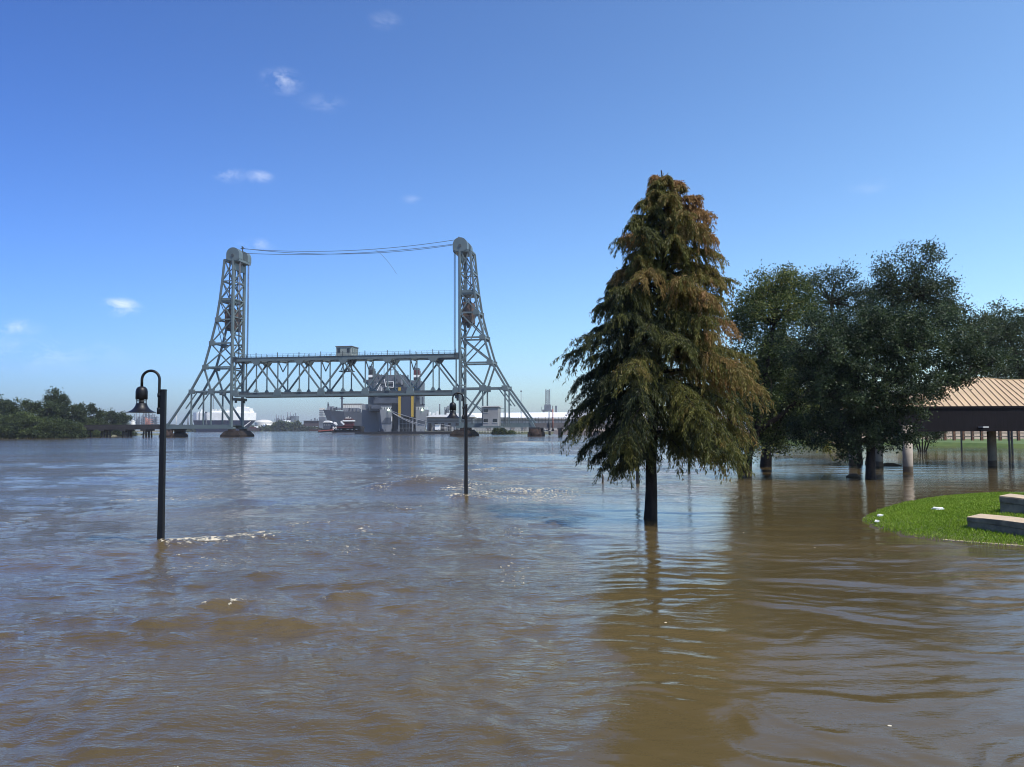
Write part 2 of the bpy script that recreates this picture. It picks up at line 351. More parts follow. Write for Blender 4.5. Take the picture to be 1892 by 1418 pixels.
    foam = np.maximum(foam, np.maximum(rough, rough2)); foam = np.maximum(foam, np.maximum(fl, fl2) * sstep(120, 60, RR))
    Z *= sstep(4000, 300, RR)
    nr, nt_ = X.shape; co = np.stack([X, Y, Z], -1).reshape(-1, 3)
    i = np.arange(nr - 1)[:, None] * nt_ + np.arange(nt_ - 1)[None, :]
    fc = np.stack([i, i + 1, i + nt_ + 1, i + nt_], -1).reshape(-1, 4)[:, ::-1]
    me = bpy.data.meshes.new('river_water'); n = len(fc)
    me.vertices.add(len(co)); me.vertices.foreach_set('co', co.astype(np.float32).ravel())
    me.loops.add(4 * n); me.loops.foreach_set('vertex_index', fc.astype(np.int32).ravel())
    me.polygons.add(n); me.polygons.foreach_set('loop_start', np.arange(n, dtype=np.int32) * 4)
    me.update(calc_edges=True); me.polygons.foreach_set('use_smooth', np.ones(n, dtype=bool))
    for nm, arr in (('foam', foam), ('calm', calm)):
        a = me.attributes.new(nm, 'FLOAT', 'POINT'); a.data.foreach_set('value', arr.astype(np.float32).ravel())
    o = bpy.data.objects.new('river_water', me); COL.objects.link(o); tag(o, kind='structure')
    m = bpy.data.materials.new('muddy_flood_water'); m.use_nodes = True; nt = m.node_tree; N = nt.nodes.new; L = nt.links.new
    b = nt.nodes['Principled BSDF']; b.inputs['Roughness'].default_value = .05; b.inputs['IOR'].default_value = 1.333
    tc = N('ShaderNodeTexCoord')
    def noise(sc, stretch, det=3, rough=.5, dist=0.0):
        mp = N('ShaderNodeMapping'); mp.inputs['Scale'].default_value = stretch; L(tc.outputs['Object'], mp.inputs[0])
        n = N('ShaderNodeTexNoise'); n.inputs['Scale'].default_value = sc; n.inputs['Detail'].default_value = det; n.inputs['Roughness'].default_value = rough
        n.inputs['Distortion'].default_value = dist; L(mp.outputs[0], n.inputs['Vector']); return n.outputs[0]
    def math_(op, a, bb, clamp=False):
        q = N('ShaderNodeMath'); q.operation = op; q.use_clamp = clamp
        for k, val in enumerate((a, bb)):
            if isinstance(val, (int, float)): q.inputs[k].default_value = val
            else: L(val, q.inputs[k])
        return q.outputs[0]
    def rng_(v, a, bb, c, d):
        q = N('ShaderNodeMapRange'); q.interpolation_type = 'SMOOTHSTEP'; L(v, q.inputs[0])
        for k, val in enumerate((a, bb, c, d)): q.inputs[k + 1].default_value = val
        return q.outputs[0]
    fa = N('ShaderNodeAttribute'); fa.attribute_name = 'foam'; ca = N('ShaderNodeAttribute'); ca.attribute_name = 'calm'
    # silt in the water: slow clouds of a lighter and darker brown
    silt = noise(.12, (.6, 1.4, 1), 4)
    mx = N('ShaderNodeMix'); mx.data_type = 'RGBA'; L(rng_(silt, .35, .65, 0, 1), mx.inputs[0])
    mx.inputs[6].default_value = (.074, .054, .022, 1); mx.inputs[7].default_value = (.098, .071, .030, 1)
    fn = noise(8, (1.1, .6, 1), 5, .7, .4)
    fth = math_('SUBTRACT', 1.02, fa.outputs['Fac'])
    fmask = N('ShaderNodeMapRange'); fmask.interpolation_type = 'SMOOTHSTEP'; L(math_('ADD', fn, math_('MULTIPLY', fa.outputs['Fac'], .23)), fmask.inputs[0])
    fmask.inputs[1].default_value = .655; fmask.inputs[2].default_value = .745
    vo = N('ShaderNodeTexVoronoi'); vo.inputs['Scale'].default_value = 2.6; vm = N('ShaderNodeMapping'); vm.inputs['Scale'].default_value = (1, 1, 0); L(tc.outputs['Object'], vm.inputs[0]); L(vm.outputs[0], vo.inputs['Vector'])
    sc_ = N('ShaderNodeSeparateColor'); L(vo.outputs['Color'], sc_.inputs[0])
    speck = math_('MULTIPLY', math_('LESS_THAN', vo.outputs['Distance'], .05), math_('GREATER_THAN', sc_.outputs[0], .95))
    fgate0 = math_('MULTIPLY', fmask.outputs[0], rng_(fa.outputs['Fac'], .08, .3, 0, 1))
    fgate = math_('MAXIMUM', fgate0, speck)
    mf = N('ShaderNodeMix'); mf.data_type = 'RGBA'; L(fgate, mf.inputs[0]); L(mx.outputs[2], mf.inputs[6]); mf.inputs[7].default_value = (.60, .53, .38, 1)
    L(mf.outputs[2], b.inputs['Base Color'])
    L(rng_(fgate, 0, 1, .05, .7), b.inputs['Roughness'])
    # ripples too small for the mesh, stronger on the running river, in gusty bands farther out
    bands = rng_(noise(.05, (.35, 1.6, 1), 4, .6, .3), .36, .64, .35, 1.25)
    riv = rng_(ca.outputs['Fac'], 0, 1, 1.0, .16)
    h1 = noise(5.5, (.55, 1.3, 1), 4, .6, .3); h2 = noise(.9, (.7, 1.3, 1), 3, .55, .2)
    h = math_('ADD', math_('MULTIPLY', h1, .052), math_('MULTIPLY', h2, .10))
    h3 = noise(21, (.6, 1.2, 1), 3, .6, .6)
    h = math_('ADD', h, math_('MULTIPLY', h3, .009))
    h = math_('MULTIPLY', h, math_('MULTIPLY', bands, riv))
    h = math_('ADD', h, math_('MULTIPLY', fgate, .02))
    bp = N('ShaderNodeBump'); bp.inputs['Strength'].default_value = 1.0; bp.inputs['Distance'].default_value = 1.0
    L(h, bp.inputs['Height']); L(bp.outputs[0], b.inputs['Normal'])
    me.materials.append(m)
build_water()

# ------------------------------------------------------------------ land
def land(name, pts, m, z=.25, skirt=True):
    """bank with a sloping edge; pts = outline (X, Y) anticlockwise"""
    b = MB(); c = Vector((sum(p[0] for p in pts) / len(pts), sum(p[1] for p in pts) / len(pts), 0)); n = len(pts)
    lo = [Vector((p[0], p[1], -.6)) for p in pts]; hi = []
    for p in pts:
        d = (c - Vector((p[0], p[1], 0))); d = d.normalized() * 2.0; hi.append(Vector((p[0] + d.x, p[1] + d.y, z)))
    b.add(lo + hi, [tuple(range(n, 2 * n))] + [(i, (i + 1) % n, n + (i + 1) % n, n + i) for i in range(n)])
    return tag(b.build(name, m), kind='structure')
def gp(x, y): p = flat(x, y); return (p.x, p.y)
# land behind the right-hand park
land('bank', [gp(1500, 823.5), gp(1600, 822.5), gp(1740, 825), gp(1900, 829), (120, 92), (400, 120), (400, 300), (60, 300), (30, 180)], M['bankgrass'], .45)
land('embankment', [(36, 176), (52, 130), (110, 128), (400, 180), (400, 700), (20, 700), (16, 330)], M['gravel'], 1.6)
# quay behind the right tower
land('quay', [(-70, 470), (-20, 382), (-8, 352), (24, 330), (60, 330), (200, 600), (0, 760), (-60, 700)], M['farland'], .9)
# wooded bank at the left
land('wooded_bank', [(-420, 236), (-170, 250), (-152, 268), (-160, 330), (-190, 480), (-420, 560)], M['farland'], .5)
# far shore
land('far_shore', [(-1500, 1150), (-560, 1120), (-300, 1150), (-150, 1180), (-40, 1180), (600, 1150), (3000, 1400), (3000, 4200), (-3800, 4200), (-3800, 1500)], M['farland'], 1.2)

# ------------------------------------------------------------------ the lift bridge
PL = at(427, 790, 272); PR = at(850, 790, 259); PL.z = PR.z = 0
AX = (PR - PL); SPAN = AX.length; AX.normalize(); BX = Vector((-AX.y, AX.x, 0)); TW = 7.6
def B(u, v, z): return PL + AX * u + BX * v + Vector((0, 0, z))
def u_of(x, v=0.0):
    lo, hi = -150.0, 250.0
    for _ in range(50):
        mid = (lo + hi) / 2; p = CAM_R.transposed() @ (B(mid, v, 5) - Vector((0, 0, CAM_H)))
        if W_PX / 2 + F_PX * p.x / -p.z < x: lo = mid
        else: hi = mid
    return lo
RZ = [4.5, 15.3, 23.5, 31.6, 39.6, 46.2, 52.7, 60.0]; RU = [22.8, 15.0, 10.2, 7.85, 5.85, 4.8, 4.0, 3.3]
def tower(u0, s, label):
    t = thing('bridge_tower', B(u0, TW / 2, 2.8), label, 'tower', 'towers of the lift bridge')
    P = lambda u, v, z: B(u0 + s * u, v, z)
    for v in (0, TW):
        b = MB(); b.bar(P(0, v, 2.6), P(0, v, 60.8), 1.1, .62, up=AX); b.box(P(0, v, 3.0), (2.2, 1.8, .8), (AX, BX)); b.build('front_leg', M['steel'], t)
        b = MB()
        for i in range(7): b.bar(P(RU[i], v, RZ[i]), P(RU[i + 1], v, RZ[i + 1]), .62, .6, up=BX)
        for i in range(1, 5): b.box(P(RU[i] - .5, v + .02, RZ[i]), (1.9, .16 + .75, 1.5), (AX, BX))
        b.bar(P(RU[0], v, RZ[0]), P(RU[0] + 1.3, v, 2.2), .9, .9, up=BX)
        b.build('rear_leg', M['steel'], t)
        # mid nodes of the panels
        m1 = (7.4, RZ[1])
        def br(a, c, w=.40): MB().bar(P(a[0], v, a[1]), P(c[0], v, c[1]), w, w * .8, up=BX).build('brace', M['steel'], t)
        def st(i, w=.5): MB().bar(P(.4, v, RZ[i]), P(RU[i] - .3, v, RZ[i]), w, w, up=BX).build('strut', M['steel'], t)
        for i in range(1, 8): st(i, .52 if i < 5 else .36)
        r = lambda i: (RU[i], RZ[i]); f = lambda i: (0, RZ[i])
        br(m1, (0, 5.0), .6); br(m1, (RU[0] - .6, 4.3), .0001 + .5) if False else None
        br(m1, r(2), .55); br(m1, f(2), .55)
        MB().bar(P(7.4, v, 4.0), P(7.4, v, RZ[1]), .45, .4, up=BX).build('post', M['steel'], t)
        MB().bar(P(14.6, v, 4.0), P(14.6, v, RZ[1] - .5), .45, .4, up=BX).build('post', M['steel'], t)
        br((RU[0] - 6.2, 9.6), (12.4, RZ[1]), .35)
        MB().box(P(7.4, v, RZ[1]), (2.2, .75, 1.9), (AX, BX)).build('gusset_plate', M['steel'], t)
        br(r(2), f(3)); br(r(3), f(2))
        br(r(3), f(4)); br(r(4), (RU[3] * .25, RZ[3] + .4), .4)
        br(r(4), f(5), .38); br(r(5), f(4), .38)
        br(r(5), f(6), .34); br(r(6), f(5), .34); br(r(6), f(7), .34); br(r(7), f(6), .34)
    # bracing between the two sides
    for i in range(1, 8):
        MB().bar(P(RU[i], 0, RZ[i]), P(RU[i], TW, RZ[i]), .5, .5).build('strut', M['steel'], t)
        if 2 < i < 7:
            b = MB(); b.bar(P(RU[i], 0, RZ[i]), P(RU[i + 1], TW, RZ[i + 1]), .2); b.bar(P(RU[i], TW, RZ[i]), P(RU[i + 1], 0, RZ[i + 1]), .2); b.build('cross_brace', M['steel'], t)
    zs = np.linspace(16.5, 58.6, 8)
    for a, c in zip(zs[:-1], zs[1:]):
        b = MB(); b.bar(P(0, .3, a), P(0, TW - .3, c), .3); b.bar(P(.02, TW - .3, a), P(.02, .3, c), .3); b.build('cross_brace', M['steel'], t)
        MB().bar(P(.02, .3, a), P(.02, TW - .3, a), .42).build('strut', M['steel'], t)
    # lifting guides with curved stiffeners seen on the inside faces
    for z in np.linspace(30, 57, 7): MB().box(P(.5, TW - 1.0, z), (.5, 1.2, .5), (AX, BX)).build('guide_bracket', M['steel'], t); MB().box(P(.5, 1.0, z + 1.6), (.5, 1.0, .4), (AX, BX)).build('guide_bracket', M['steel'], t)
    # top: floor and two hooded sheaves
    b = MB(); b.box(P(.6, TW / 2, 59.7), (5.6, TW + .6, .7), (AX, BX)); b.box(P(-.3, TW / 2, 57.6), (.4, TW, 2.2), (AX, BX)); b.build('sheave_floor', M['steel'], t)
    MB().box(P(2.4, TW / 2, 46.2), (4.2, TW, 1.5), (AX, BX)).build('platform', M['steel'], t)
    for v0 in (-.5, TW - 2.1):
        pr = [(-2.35, .1)] + [(2.35 * math.cos(a), 1.7 + 2.25 * math.sin(a)) for a in np.linspace(math.pi, 0, 19)] + [(2.35, .1), (1.2, -.5), (-1.2, -.5)]
        b = MB(); b.prism([P(.1 - s_, v0, 60.06 + z) for (s_, z) in pr], BX * 2.6, False); h = b.build('sheave_hood', M['steel'], t)
        b = MB(); b.tube([P(.1, v0 - .25, 61.3), P(.1, v0 + 2.85, 61.3)], .5, 12); b.build('sheave_axle', M['steel_dk'], h)
    b = MB(); b.bar(P(-1.2, TW / 2, 60), P(-1.2, TW / 2, 65.2), .3); b.bar(P(-1.9, TW / 2, 64.4), P(-.5, TW / 2, 64.4), .25); b.bar(P(-1.2, TW / 2 - .7, 64.9), P(-1.2, TW / 2 + .7, 64.9), .25); b.build('cable_mast', M['steel_dk'], t)
    # girders of the fixed span under the tower
    for v in (0, TW): MB().box(P(11.6, v, 3.45), (23.6, .5, 1.35), (AX, BX)).build('deck_girder', M['steel'], t)
    MB().box(P(11.6, TW / 2, 3.9), (23.4, TW - .7, .4), (AX, BX)).build('deck', M['steel_dk'], t)
    return t
tower(0, -1, 'grey steel lattice lift tower standing nearer the wooded bank')
tR = tower(SPAN, 1, 'grey steel lattice lift tower beside the small grey hut')
# stair on the right tower
b = MB()
for k in range(2):
    b.bar(B(SPAN + 1.2, .9 + k, 13), B(SPAN + 5.5, .9 + k, 9), .2); b.bar(B(SPAN + 5.5, .9 + k, 9), B(SPAN + 11.5, .9 + k, 4.2), .2); b.bar(B(SPAN + 4.5, .9 + k, 10.2), B(SPAN + 11, .9 + k, 5.6), .12)
for z in np.linspace(0, 1, 14): b.bar(B(SPAN + 5.5 + 6 * z, .9, 9 - 4.8 * z), B(SPAN + 5.5 + 6 * z, 1.9, 9 - 4.8 * z), .15)
b.build('stair', M['steel'], tR)

def lift_span():
    t = thing('lift_span', B(SPAN / 2, TW / 2, 13.4), 'grey steel truss span hung level between the two lift towers', 'bridge span')
    u0, u1 = 1.25, SPAN - 1.25; zb0, zb1, zt0, zt1 = 13.3, 14.75, 25.1, 26.4
    n = 10; us = [u0 + (u1 - u0) * i / n for i in range(n + 1)]
    for v in (0.0, TW):
        b = MB(); b.box(B((u0 + u1) / 2, v, 13.4), (u1 - u0, .85, .28), (AX, BX)); b.box(B((u0 + u1) / 2, v, 13.78), (u1 - u0, .5, .5), (AX, BX))
        for i in range(0, n + 1, 2): b.add([B(us[i] - 1.5, v - .44, 13.6), B(us[i] + 1.5, v - .44, 13.6), B(us[i] + .95, v - .44, 15.6), B(us[i] - .95, v - .44, 15.6), B(us[i] - 1.5, v + .44, 13.6), B(us[i] + 1.5, v + .44, 13.6), B(us[i] + .95, v + .44, 15.6), B(us[i] - .95, v + .44, 15.6)], [(0, 1, 2, 3), (7, 6, 5, 4), (0, 3, 7, 4), (1, 5, 6, 2), (3, 2, 6, 7), (0, 4, 5, 1)])
        for i in range(1, n, 2): b.prism([B(us[i] - .8, v - .44, 14.9), B(us[i] + .8, v - .44, 14.9), B(us[i], v - .44, 16.2)], BX * .88)
        b.build('bottom_chord', M['steel'], t)
        b = MB(); b.box(B((u0 + u1) / 2, v, 25.75), (u1 - u0, .8, 1.05), (AX, BX))
        for i in range(1, n, 2): b.prism([B(us[i] - 1.7, v - .44, 25.3), B(us[i] + 1.7, v - .44, 25.3), B(us[i] + .8, v - .44, 24.0), B(us[i] - .8, v - .44, 24.0)], BX * .88)
        b.build('top_chord', M['steel'], t)
        for i in range(n + 1): MB().bar(B(us[i], v, zb1 + .1), B(us[i], v, zt0 + .2), .45 if i in (0, n) else .29, .36, up=AX).build('vertical_post', M['steel'], t)
        for i in range(n):
            a, c = (zb1, zt0) if i % 2 == 0 else (zt0, zb1)
            MB().bar(B(us[i], v, a + (.3 if a == zb1 else -.3)), B(us[i + 1], v, c + (.3 if c == zb1 else -.3)), .5, .48, up=BX).build('diagonal', M['steel'], t)
    MB().box(B((u0 + u1) / 2, TW / 2, 14.42), (u1 - u0, TW + .3, .76), (AX, BX)).build('deck', M['steel_dk'], t)
    b = MB(); b.box(B((u0 + u1) / 2, TW / 2, 26.35), (u1 - u0, 3.0, .16), (AX, BX)); b.box(B((u0 + u1) / 2, 0, 26.42), (u1 - u0, 1.1, .14), (AX, BX)); b.build('walkway', M['steel_dk'], t)
    for v in (-.5, TW - .2):
        b = MB()
        for i in range(41):
            u = u0 + (u1 - u0) * i / 40; b.bar(B(u, v, 26.4), B(u, v, 27.55 if i % 4 else 28.0), .09 if i % 4 else .22)
        for z in (26.95, 27.5): b.bar(B(u0, v, z), B(u1, v, z), .06)
        b.build('railing', M['steel_dk'], t)
    for i in range(0, n + 1, 2):
        if i in (0, n): continue
        b = MB(); mid = B(us[i], TW / 2, 21.8)
        b.bar(B(us[i], 0, 25.2), mid, .28); b.bar(B(us[i], TW, 25.2), mid, .28); b.bar(B(us[i], .2, 25.0), B(us[i], TW - .2, 25.0), .4); b.build('sway_frame', M['steel'], t)
    for i in range(1, n, 2):
        b = MB(); b.bar(B(us[i], .3, 24.9), B(us[i], TW - .3, 24.9), .5); b.build('sway_frame', M['steel'], t)
    b = MB()
    for i in range(n): b.bar(B(us[i], .2, 25.6), B(us[i + 1], TW - .2, 25.6), .25); b.bar(B(us[i], TW - .2, 25.55), B(us[i + 1], .2, 25.55), .25)
    b.build('top_lacing', M['steel'], t)
    # machinery under the house
    um = (u_of(620) + u_of(652)) / 2
    b = MB()
    for du in (-1.4, 0, 1.4): b.bar(B(um + du - .7, 2, 25), B(um + du + .7, 2, 21.6), .22); b.bar(B(um + du + .7, 2, 25), B(um + du - .7, 2, 21.6), .22)
    b.box(B(um, 2, 21.5), (4.6, 2.5, .3), (AX, BX)); b.build('ladder_cage', M['steel_dk'], t)
    # operator's house
    ua, ub = u_of(620, .4), u_of(648.5, .4); uc = (ua + ub) / 2
    h = MB().box(B(uc, 3.6, 28.0), (ub - ua, 6.4, 3.1), (AX, BX)).build('operator_house', mat('pale_green_house_paint', (.24, .27, .25), .6, var=.08), t)
    MB().box(B(uc, 3.6, 29.66), (ub - ua + .5, 6.9, .2), (AX, BX)).build('roof', M['trestle_lt'], h)
    for fu in (.18, .80): MB().box(B(ua + (ub - ua) * fu, .37, 28.3), (.95, .1, 1.5), (AX, BX)).build('window', M['glass'], h)
    for fv in (1.6, 3.6, 5.6): MB().box(B(ub + .02, fv, 28.2), (.1, .9, 1.7), (AX, BX)).build('window', M['glass'], h)
    # hoisting shoes at the span ends
    for u in (u0 - .2, u1 + .2):
        b = MB(); b.box(B(u, TW / 2, 12.6), (1.2, TW, .9), (AX, BX)); b.box(B(u, TW / 2, 25.9), (1.6, TW + .8, 1.7), (AX, BX)); b.box(B(u, 1, 11.9), (.6, .6, 1.0), (AX, BX)); b.box(B(u, TW - 1, 11.9), (.6, .6, 1.0), (AX, BX)); b.build('end_beam', M['steel_dk'], t)
lift_span()
# counterweights inside the towers
for (u, lab) in ((-1.9, 'rust brown counterweight block hanging inside the tower nearer the wooded bank'), (SPAN + 2.1, 'rust brown counterweight block hanging inside the tower beside the small hut')):
    c = thing('counterweight', B(u, TW / 2, 36.6), lab, 'counterweight', 'counterweights of the lift bridge')
    b = MB(); b.box(B(u, TW / 2, 39.9), (2.9, TW - 1.4, 6.6), (AX, BX)); b.build('weight_block', M['rust'], c, bevel=.12)
    b = MB(); b.box(B(u, TW / 2, 36.2), (2.0, TW - 2.6, .5), (AX, BX)); b.box(B(u, TW / 2, 35.6), (1.0, 2.0, .9), (AX, BX)); b.build('bottom_frame', M['steel_dk'], c)
    b = MB()
    for v in (1, TW - 1): b.bar(B(u, v, 43.2), B(u, v, 59.6), .3)
    b.build('suspension_rope', M['rope'], c)
for (ub_, lab) in ((1.9, 'near the wooded bank tower'), (SPAN - 1.9, 'near the hut tower')):
    for v, w in ((.8, 'nearer'), (TW - .8, 'farther')):
        b = MB()
        for k in (-.22, .0, .22): b.tube([B(ub_ + k, v, 26.3), B(ub_ + k, v, 61)], .075, 6)
        tag(b.build('hoist_rope', M['rope']), 'dark %s bunch of hoisting ropes from sheave to span end %s' % (w, lab), 'hoist rope', 'hoisting ropes of the span')
# slack power cables between the tower tops, one broken strand
def sag(p, q, s, n=28): return [p.lerp(q, i / n) - Vector((0, 0, s * 4 * (i / n) * (1 - i / n))) for i in range(n + 1)]
for (z0, z1, s, v, w) in ((64.4, 64.4, 2.2, TW / 2, 'upper'), (63.0, 63.2, 1.7, TW / 2 + .7, 'lower'), (64.4, 62.6, 2.6, TW / 2 - .7, 'middle')):
    b = MB(); b.tube(sag(B(1.2, v, z0), B(SPAN - 1.2, v, z1), s), .085, 5); tag(b.build('power_cable', M['rope']), 'thin dark sagging cable strung between the tower tops, %s strand' % w, 'cable', 'cables between the tower tops')
ud = u_of(683)
b = MB(); b.tube([B(ud + (u_of(725) - ud) * t, TW / 2, 62.3 - 8.6 * (.55 * t + .45 * t * t)) for t in np.linspace(0, 1, 14)], .045, 5)
tag(b.build('broken_wire', M['rope']), 'loose broken wire dangling from the sagging cables in the sky', 'wire')
# piers
def pier(u, dz, w0, w1, ztop, m, label, extra=None):
    b = MB(); v0, v1 = -.7, TW + .7
    q = lambda w, e, z: [B(u - w, v0 - e, z), B(u + w, v0 - e, z), B(u + w, v1 + e, z), B(u - w, v1 + e, z)]
    b.hexa(q(w0, .7, -1.5), q(w0 - .1, .6, .7)); b.hexa(q(w0 - .12, .5, .703), q(w1, 0, ztop))
    t = thing('bridge_pier', B(u, TW / 2, 0), label, 'pier', 'piers of the lift bridge')
    b.build('pier_body', m, t)
    if extra: extra(t)
    return t
def caps_(u):
    def f(t):
        for v in (0, TW):
            MB().box(B(u, v, 2.3), (1.9, 1.7, .9), (AX, BX)).build('bearing_block', M['pierdk'], t)
    return f
pier(.3, 0, 3.6, 2.1, 2.1, M['pier'], 'sloping rust stained concrete pier under the tower nearer the wooded bank', caps_(.3))
pier(SPAN + .6, 0, 3.8, 2.2, 2.1, M['pier'], 'sloping stained concrete pier under the tower beside the small hut', caps_(SPAN + 1))
def cells(u):
    def f(t):
        for v in (0, TW):
            b = MB(); b.tube([B(u, v, -1), B(u, v, 2.3)], 1.9, 18); b.build('pile_cell', M['pierdk'], t)
        MB().box(B(u, TW / 2, 2.5), (3.4, TW + 3, .5), (AX, BX)).build('pier_cap', M['trestle'], t)
    return f
t = pier(-23.3, 0, 2.4, 2.2, 1.2, M['pierdk'], 'dark rusty pier under the rear legs at the trestle end', cells(-23.3))
t = pier(SPAN + 24.0, 0, 2.2, 2.1, 1.3, M['pierdk'], 'dark rusty pier under the rear legs beyond the grey hut', cells(SPAN + 24.0))
# trestles
ue = u_of(136); t = thing('railway_trestle', B((ue - 23) / 2, TW / 2, 0), 'dark timber railway trestle running from the wooded bank to the tower', 'trestle')
L_ = -22.9 - ue
MB().box(B(ue + L_ / 2 - .6, TW / 2, 4.05), (L_ - 1.4, 5.0, .55), (AX, BX)).build('deck', M['trestle'], t)
b = MB()
for v in (1.6, TW - 1.6): b.box(B(ue + L_ / 2 - .6, v, 3.2), (L_ - 1.4, .6, 1.1), (AX, BX))
b.build('stringer', M['trestle'], t)
for x in (160, 196, 235, 273):
    u = u_of(x, TW / 2); b = MB(); b.box(B(u, TW / 2, 2.4), (2.0, 5.2, .5), (AX, BX))
    for du in (-.5, .5):
        for v in (2.0, 3.8, 5.6): b.tube([B(u + du, v, -1.2), B(u + du * .8, TW / 2 + (v - TW / 2) * .85, 2.2)], .30, 8)
    b.bar(B(u - 1.0, 1.6, .8), B(u - 1.0, 6, 2.1), .2); b.build('pile_bent', M['trestle'], t)
ue = u_of(1150); L_ = ue - (SPAN + 23.6); t = thing('railway_trestle', B(SPAN + 23.6 + L_ / 2, TW / 2, 0), 'pale grey railed railway approach trestle behind the cypress', 'trestle')
MB().box(B(SPAN + 23.6 + L_ / 2, TW / 2, 3.35), (L_, 5.6, 1.5), (AX, BX)).build('deck', M['trestle_lt'], t)
b = MB()
for i in range(24):
    u = SPAN + 2 + (L_ + 21) * i / 23; b.bar(B(u, -.35, 4.1), B(u, -.35, 5.9), .14); b.bar(B(u, TW + .3, 4.1), B(u, TW + .3, 5.9), .14)
for z in (4.9, 5.7): b.bar(B(SPAN + 2, -.35, z), B(SPAN + 23 + L_, -.35, z), .09); b.bar(B(SPAN + 2, TW + .3, z), B(SPAN + 23 + L_, TW + .3, z), .09)
b.build('railing', M['steel_dk'], t)
for x in (1035, 1090):
    u = u_of(x, TW / 2); b = MB(); b.box(B(u, TW / 2, 2.3), (1.2, 6.4, .55), (AX, BX))
    for v in (1.2, 3.8, 6.4): b.tube([B(u, v, -1.2), B(u, v, 2.2)], .38, 8)
    b.build('pile_bent', M['trestle'], t)
# grey hut on the right approach
uh0, uh1 = u_of(896, -1.6), u_of(924, -1.6); uc = (uh0 + uh1) / 2; wz = uh1 - uh0
t = thing('bridge_hut', B(uc, -2.2, 3.2), 'small two storey grey hut with dark windows at the foot of the lift tower', 'hut')
MB().box(B(uc, -2.9, 6.2), (wz, 4.0, 5.9), (AX, BX)).build('wall', M['shedgrey'], t)
MB().box(B(uc, -2.9, 9.3), (wz + .7, 4.7, .28), (AX, BX)).build('roof', M['offwhite'], t)
for (fu, z) in ((.2, 8.0), (.2, 4.9), (.8, 4.9)):
    w = MB().box(B(uh0 + wz * fu, -4.94, z), (1.3, .16, 1.1), (AX, BX)).build('window', M['glass'], t)
    MB().box(B(uh0 + wz * fu, -4.93, z - .62), (1.6, .2, .12), (AX, BX)).build('sill', M['offwhite'], w)
MB().box(B(uc, -2.4, 2.98), (wz + 1.6, 5.4, .5), (AX, BX)).build('floor_platform', M['steel'], t)
b = MB()
for k in range(5): b.bar(B(uh1 + .6 + .7 * k, -3.4, 3.2), B(uh1 + .6 + .7 * k, -3.4, 8.8 - k * .9), .12)
b.bar(B(uh1 + .2, -3.4, 8.6), B(uh1 + 1.6, -3.4, 8.6), .12); b.bar(B(uh1 + .3, -3.4, 5.9), B(uh1 + 3.6, -3.4, 5.9), .14); b.build('outside_stair', M['steel_dk'], t)

# ------------------------------------------------------------------ ships and the industrial shore
def scl(Y): return Y / F_PX
def ybar(b, x0, y0, x1, y1, Y, w, m=None): b.bar(at(x0, y0, Y), at(x1, y1, Y), w)
def slab(b, x0, y0, x1, y1, Y, depth):
    """upright box filling the pixel rectangle at depth Y, going depth metres back"""
    p = at(x0, y1, Y); q = at(x1, y0, Y); b.box(((p.x + q.x) / 2, Y + depth / 2, (p.z + q.z) / 2), (q.x - p.x, depth, q.z - p.z)); return b
def poly(b, pts, Y, ext): b.prism([at(x, y, Y) for (x, y) in pts], ext); return b

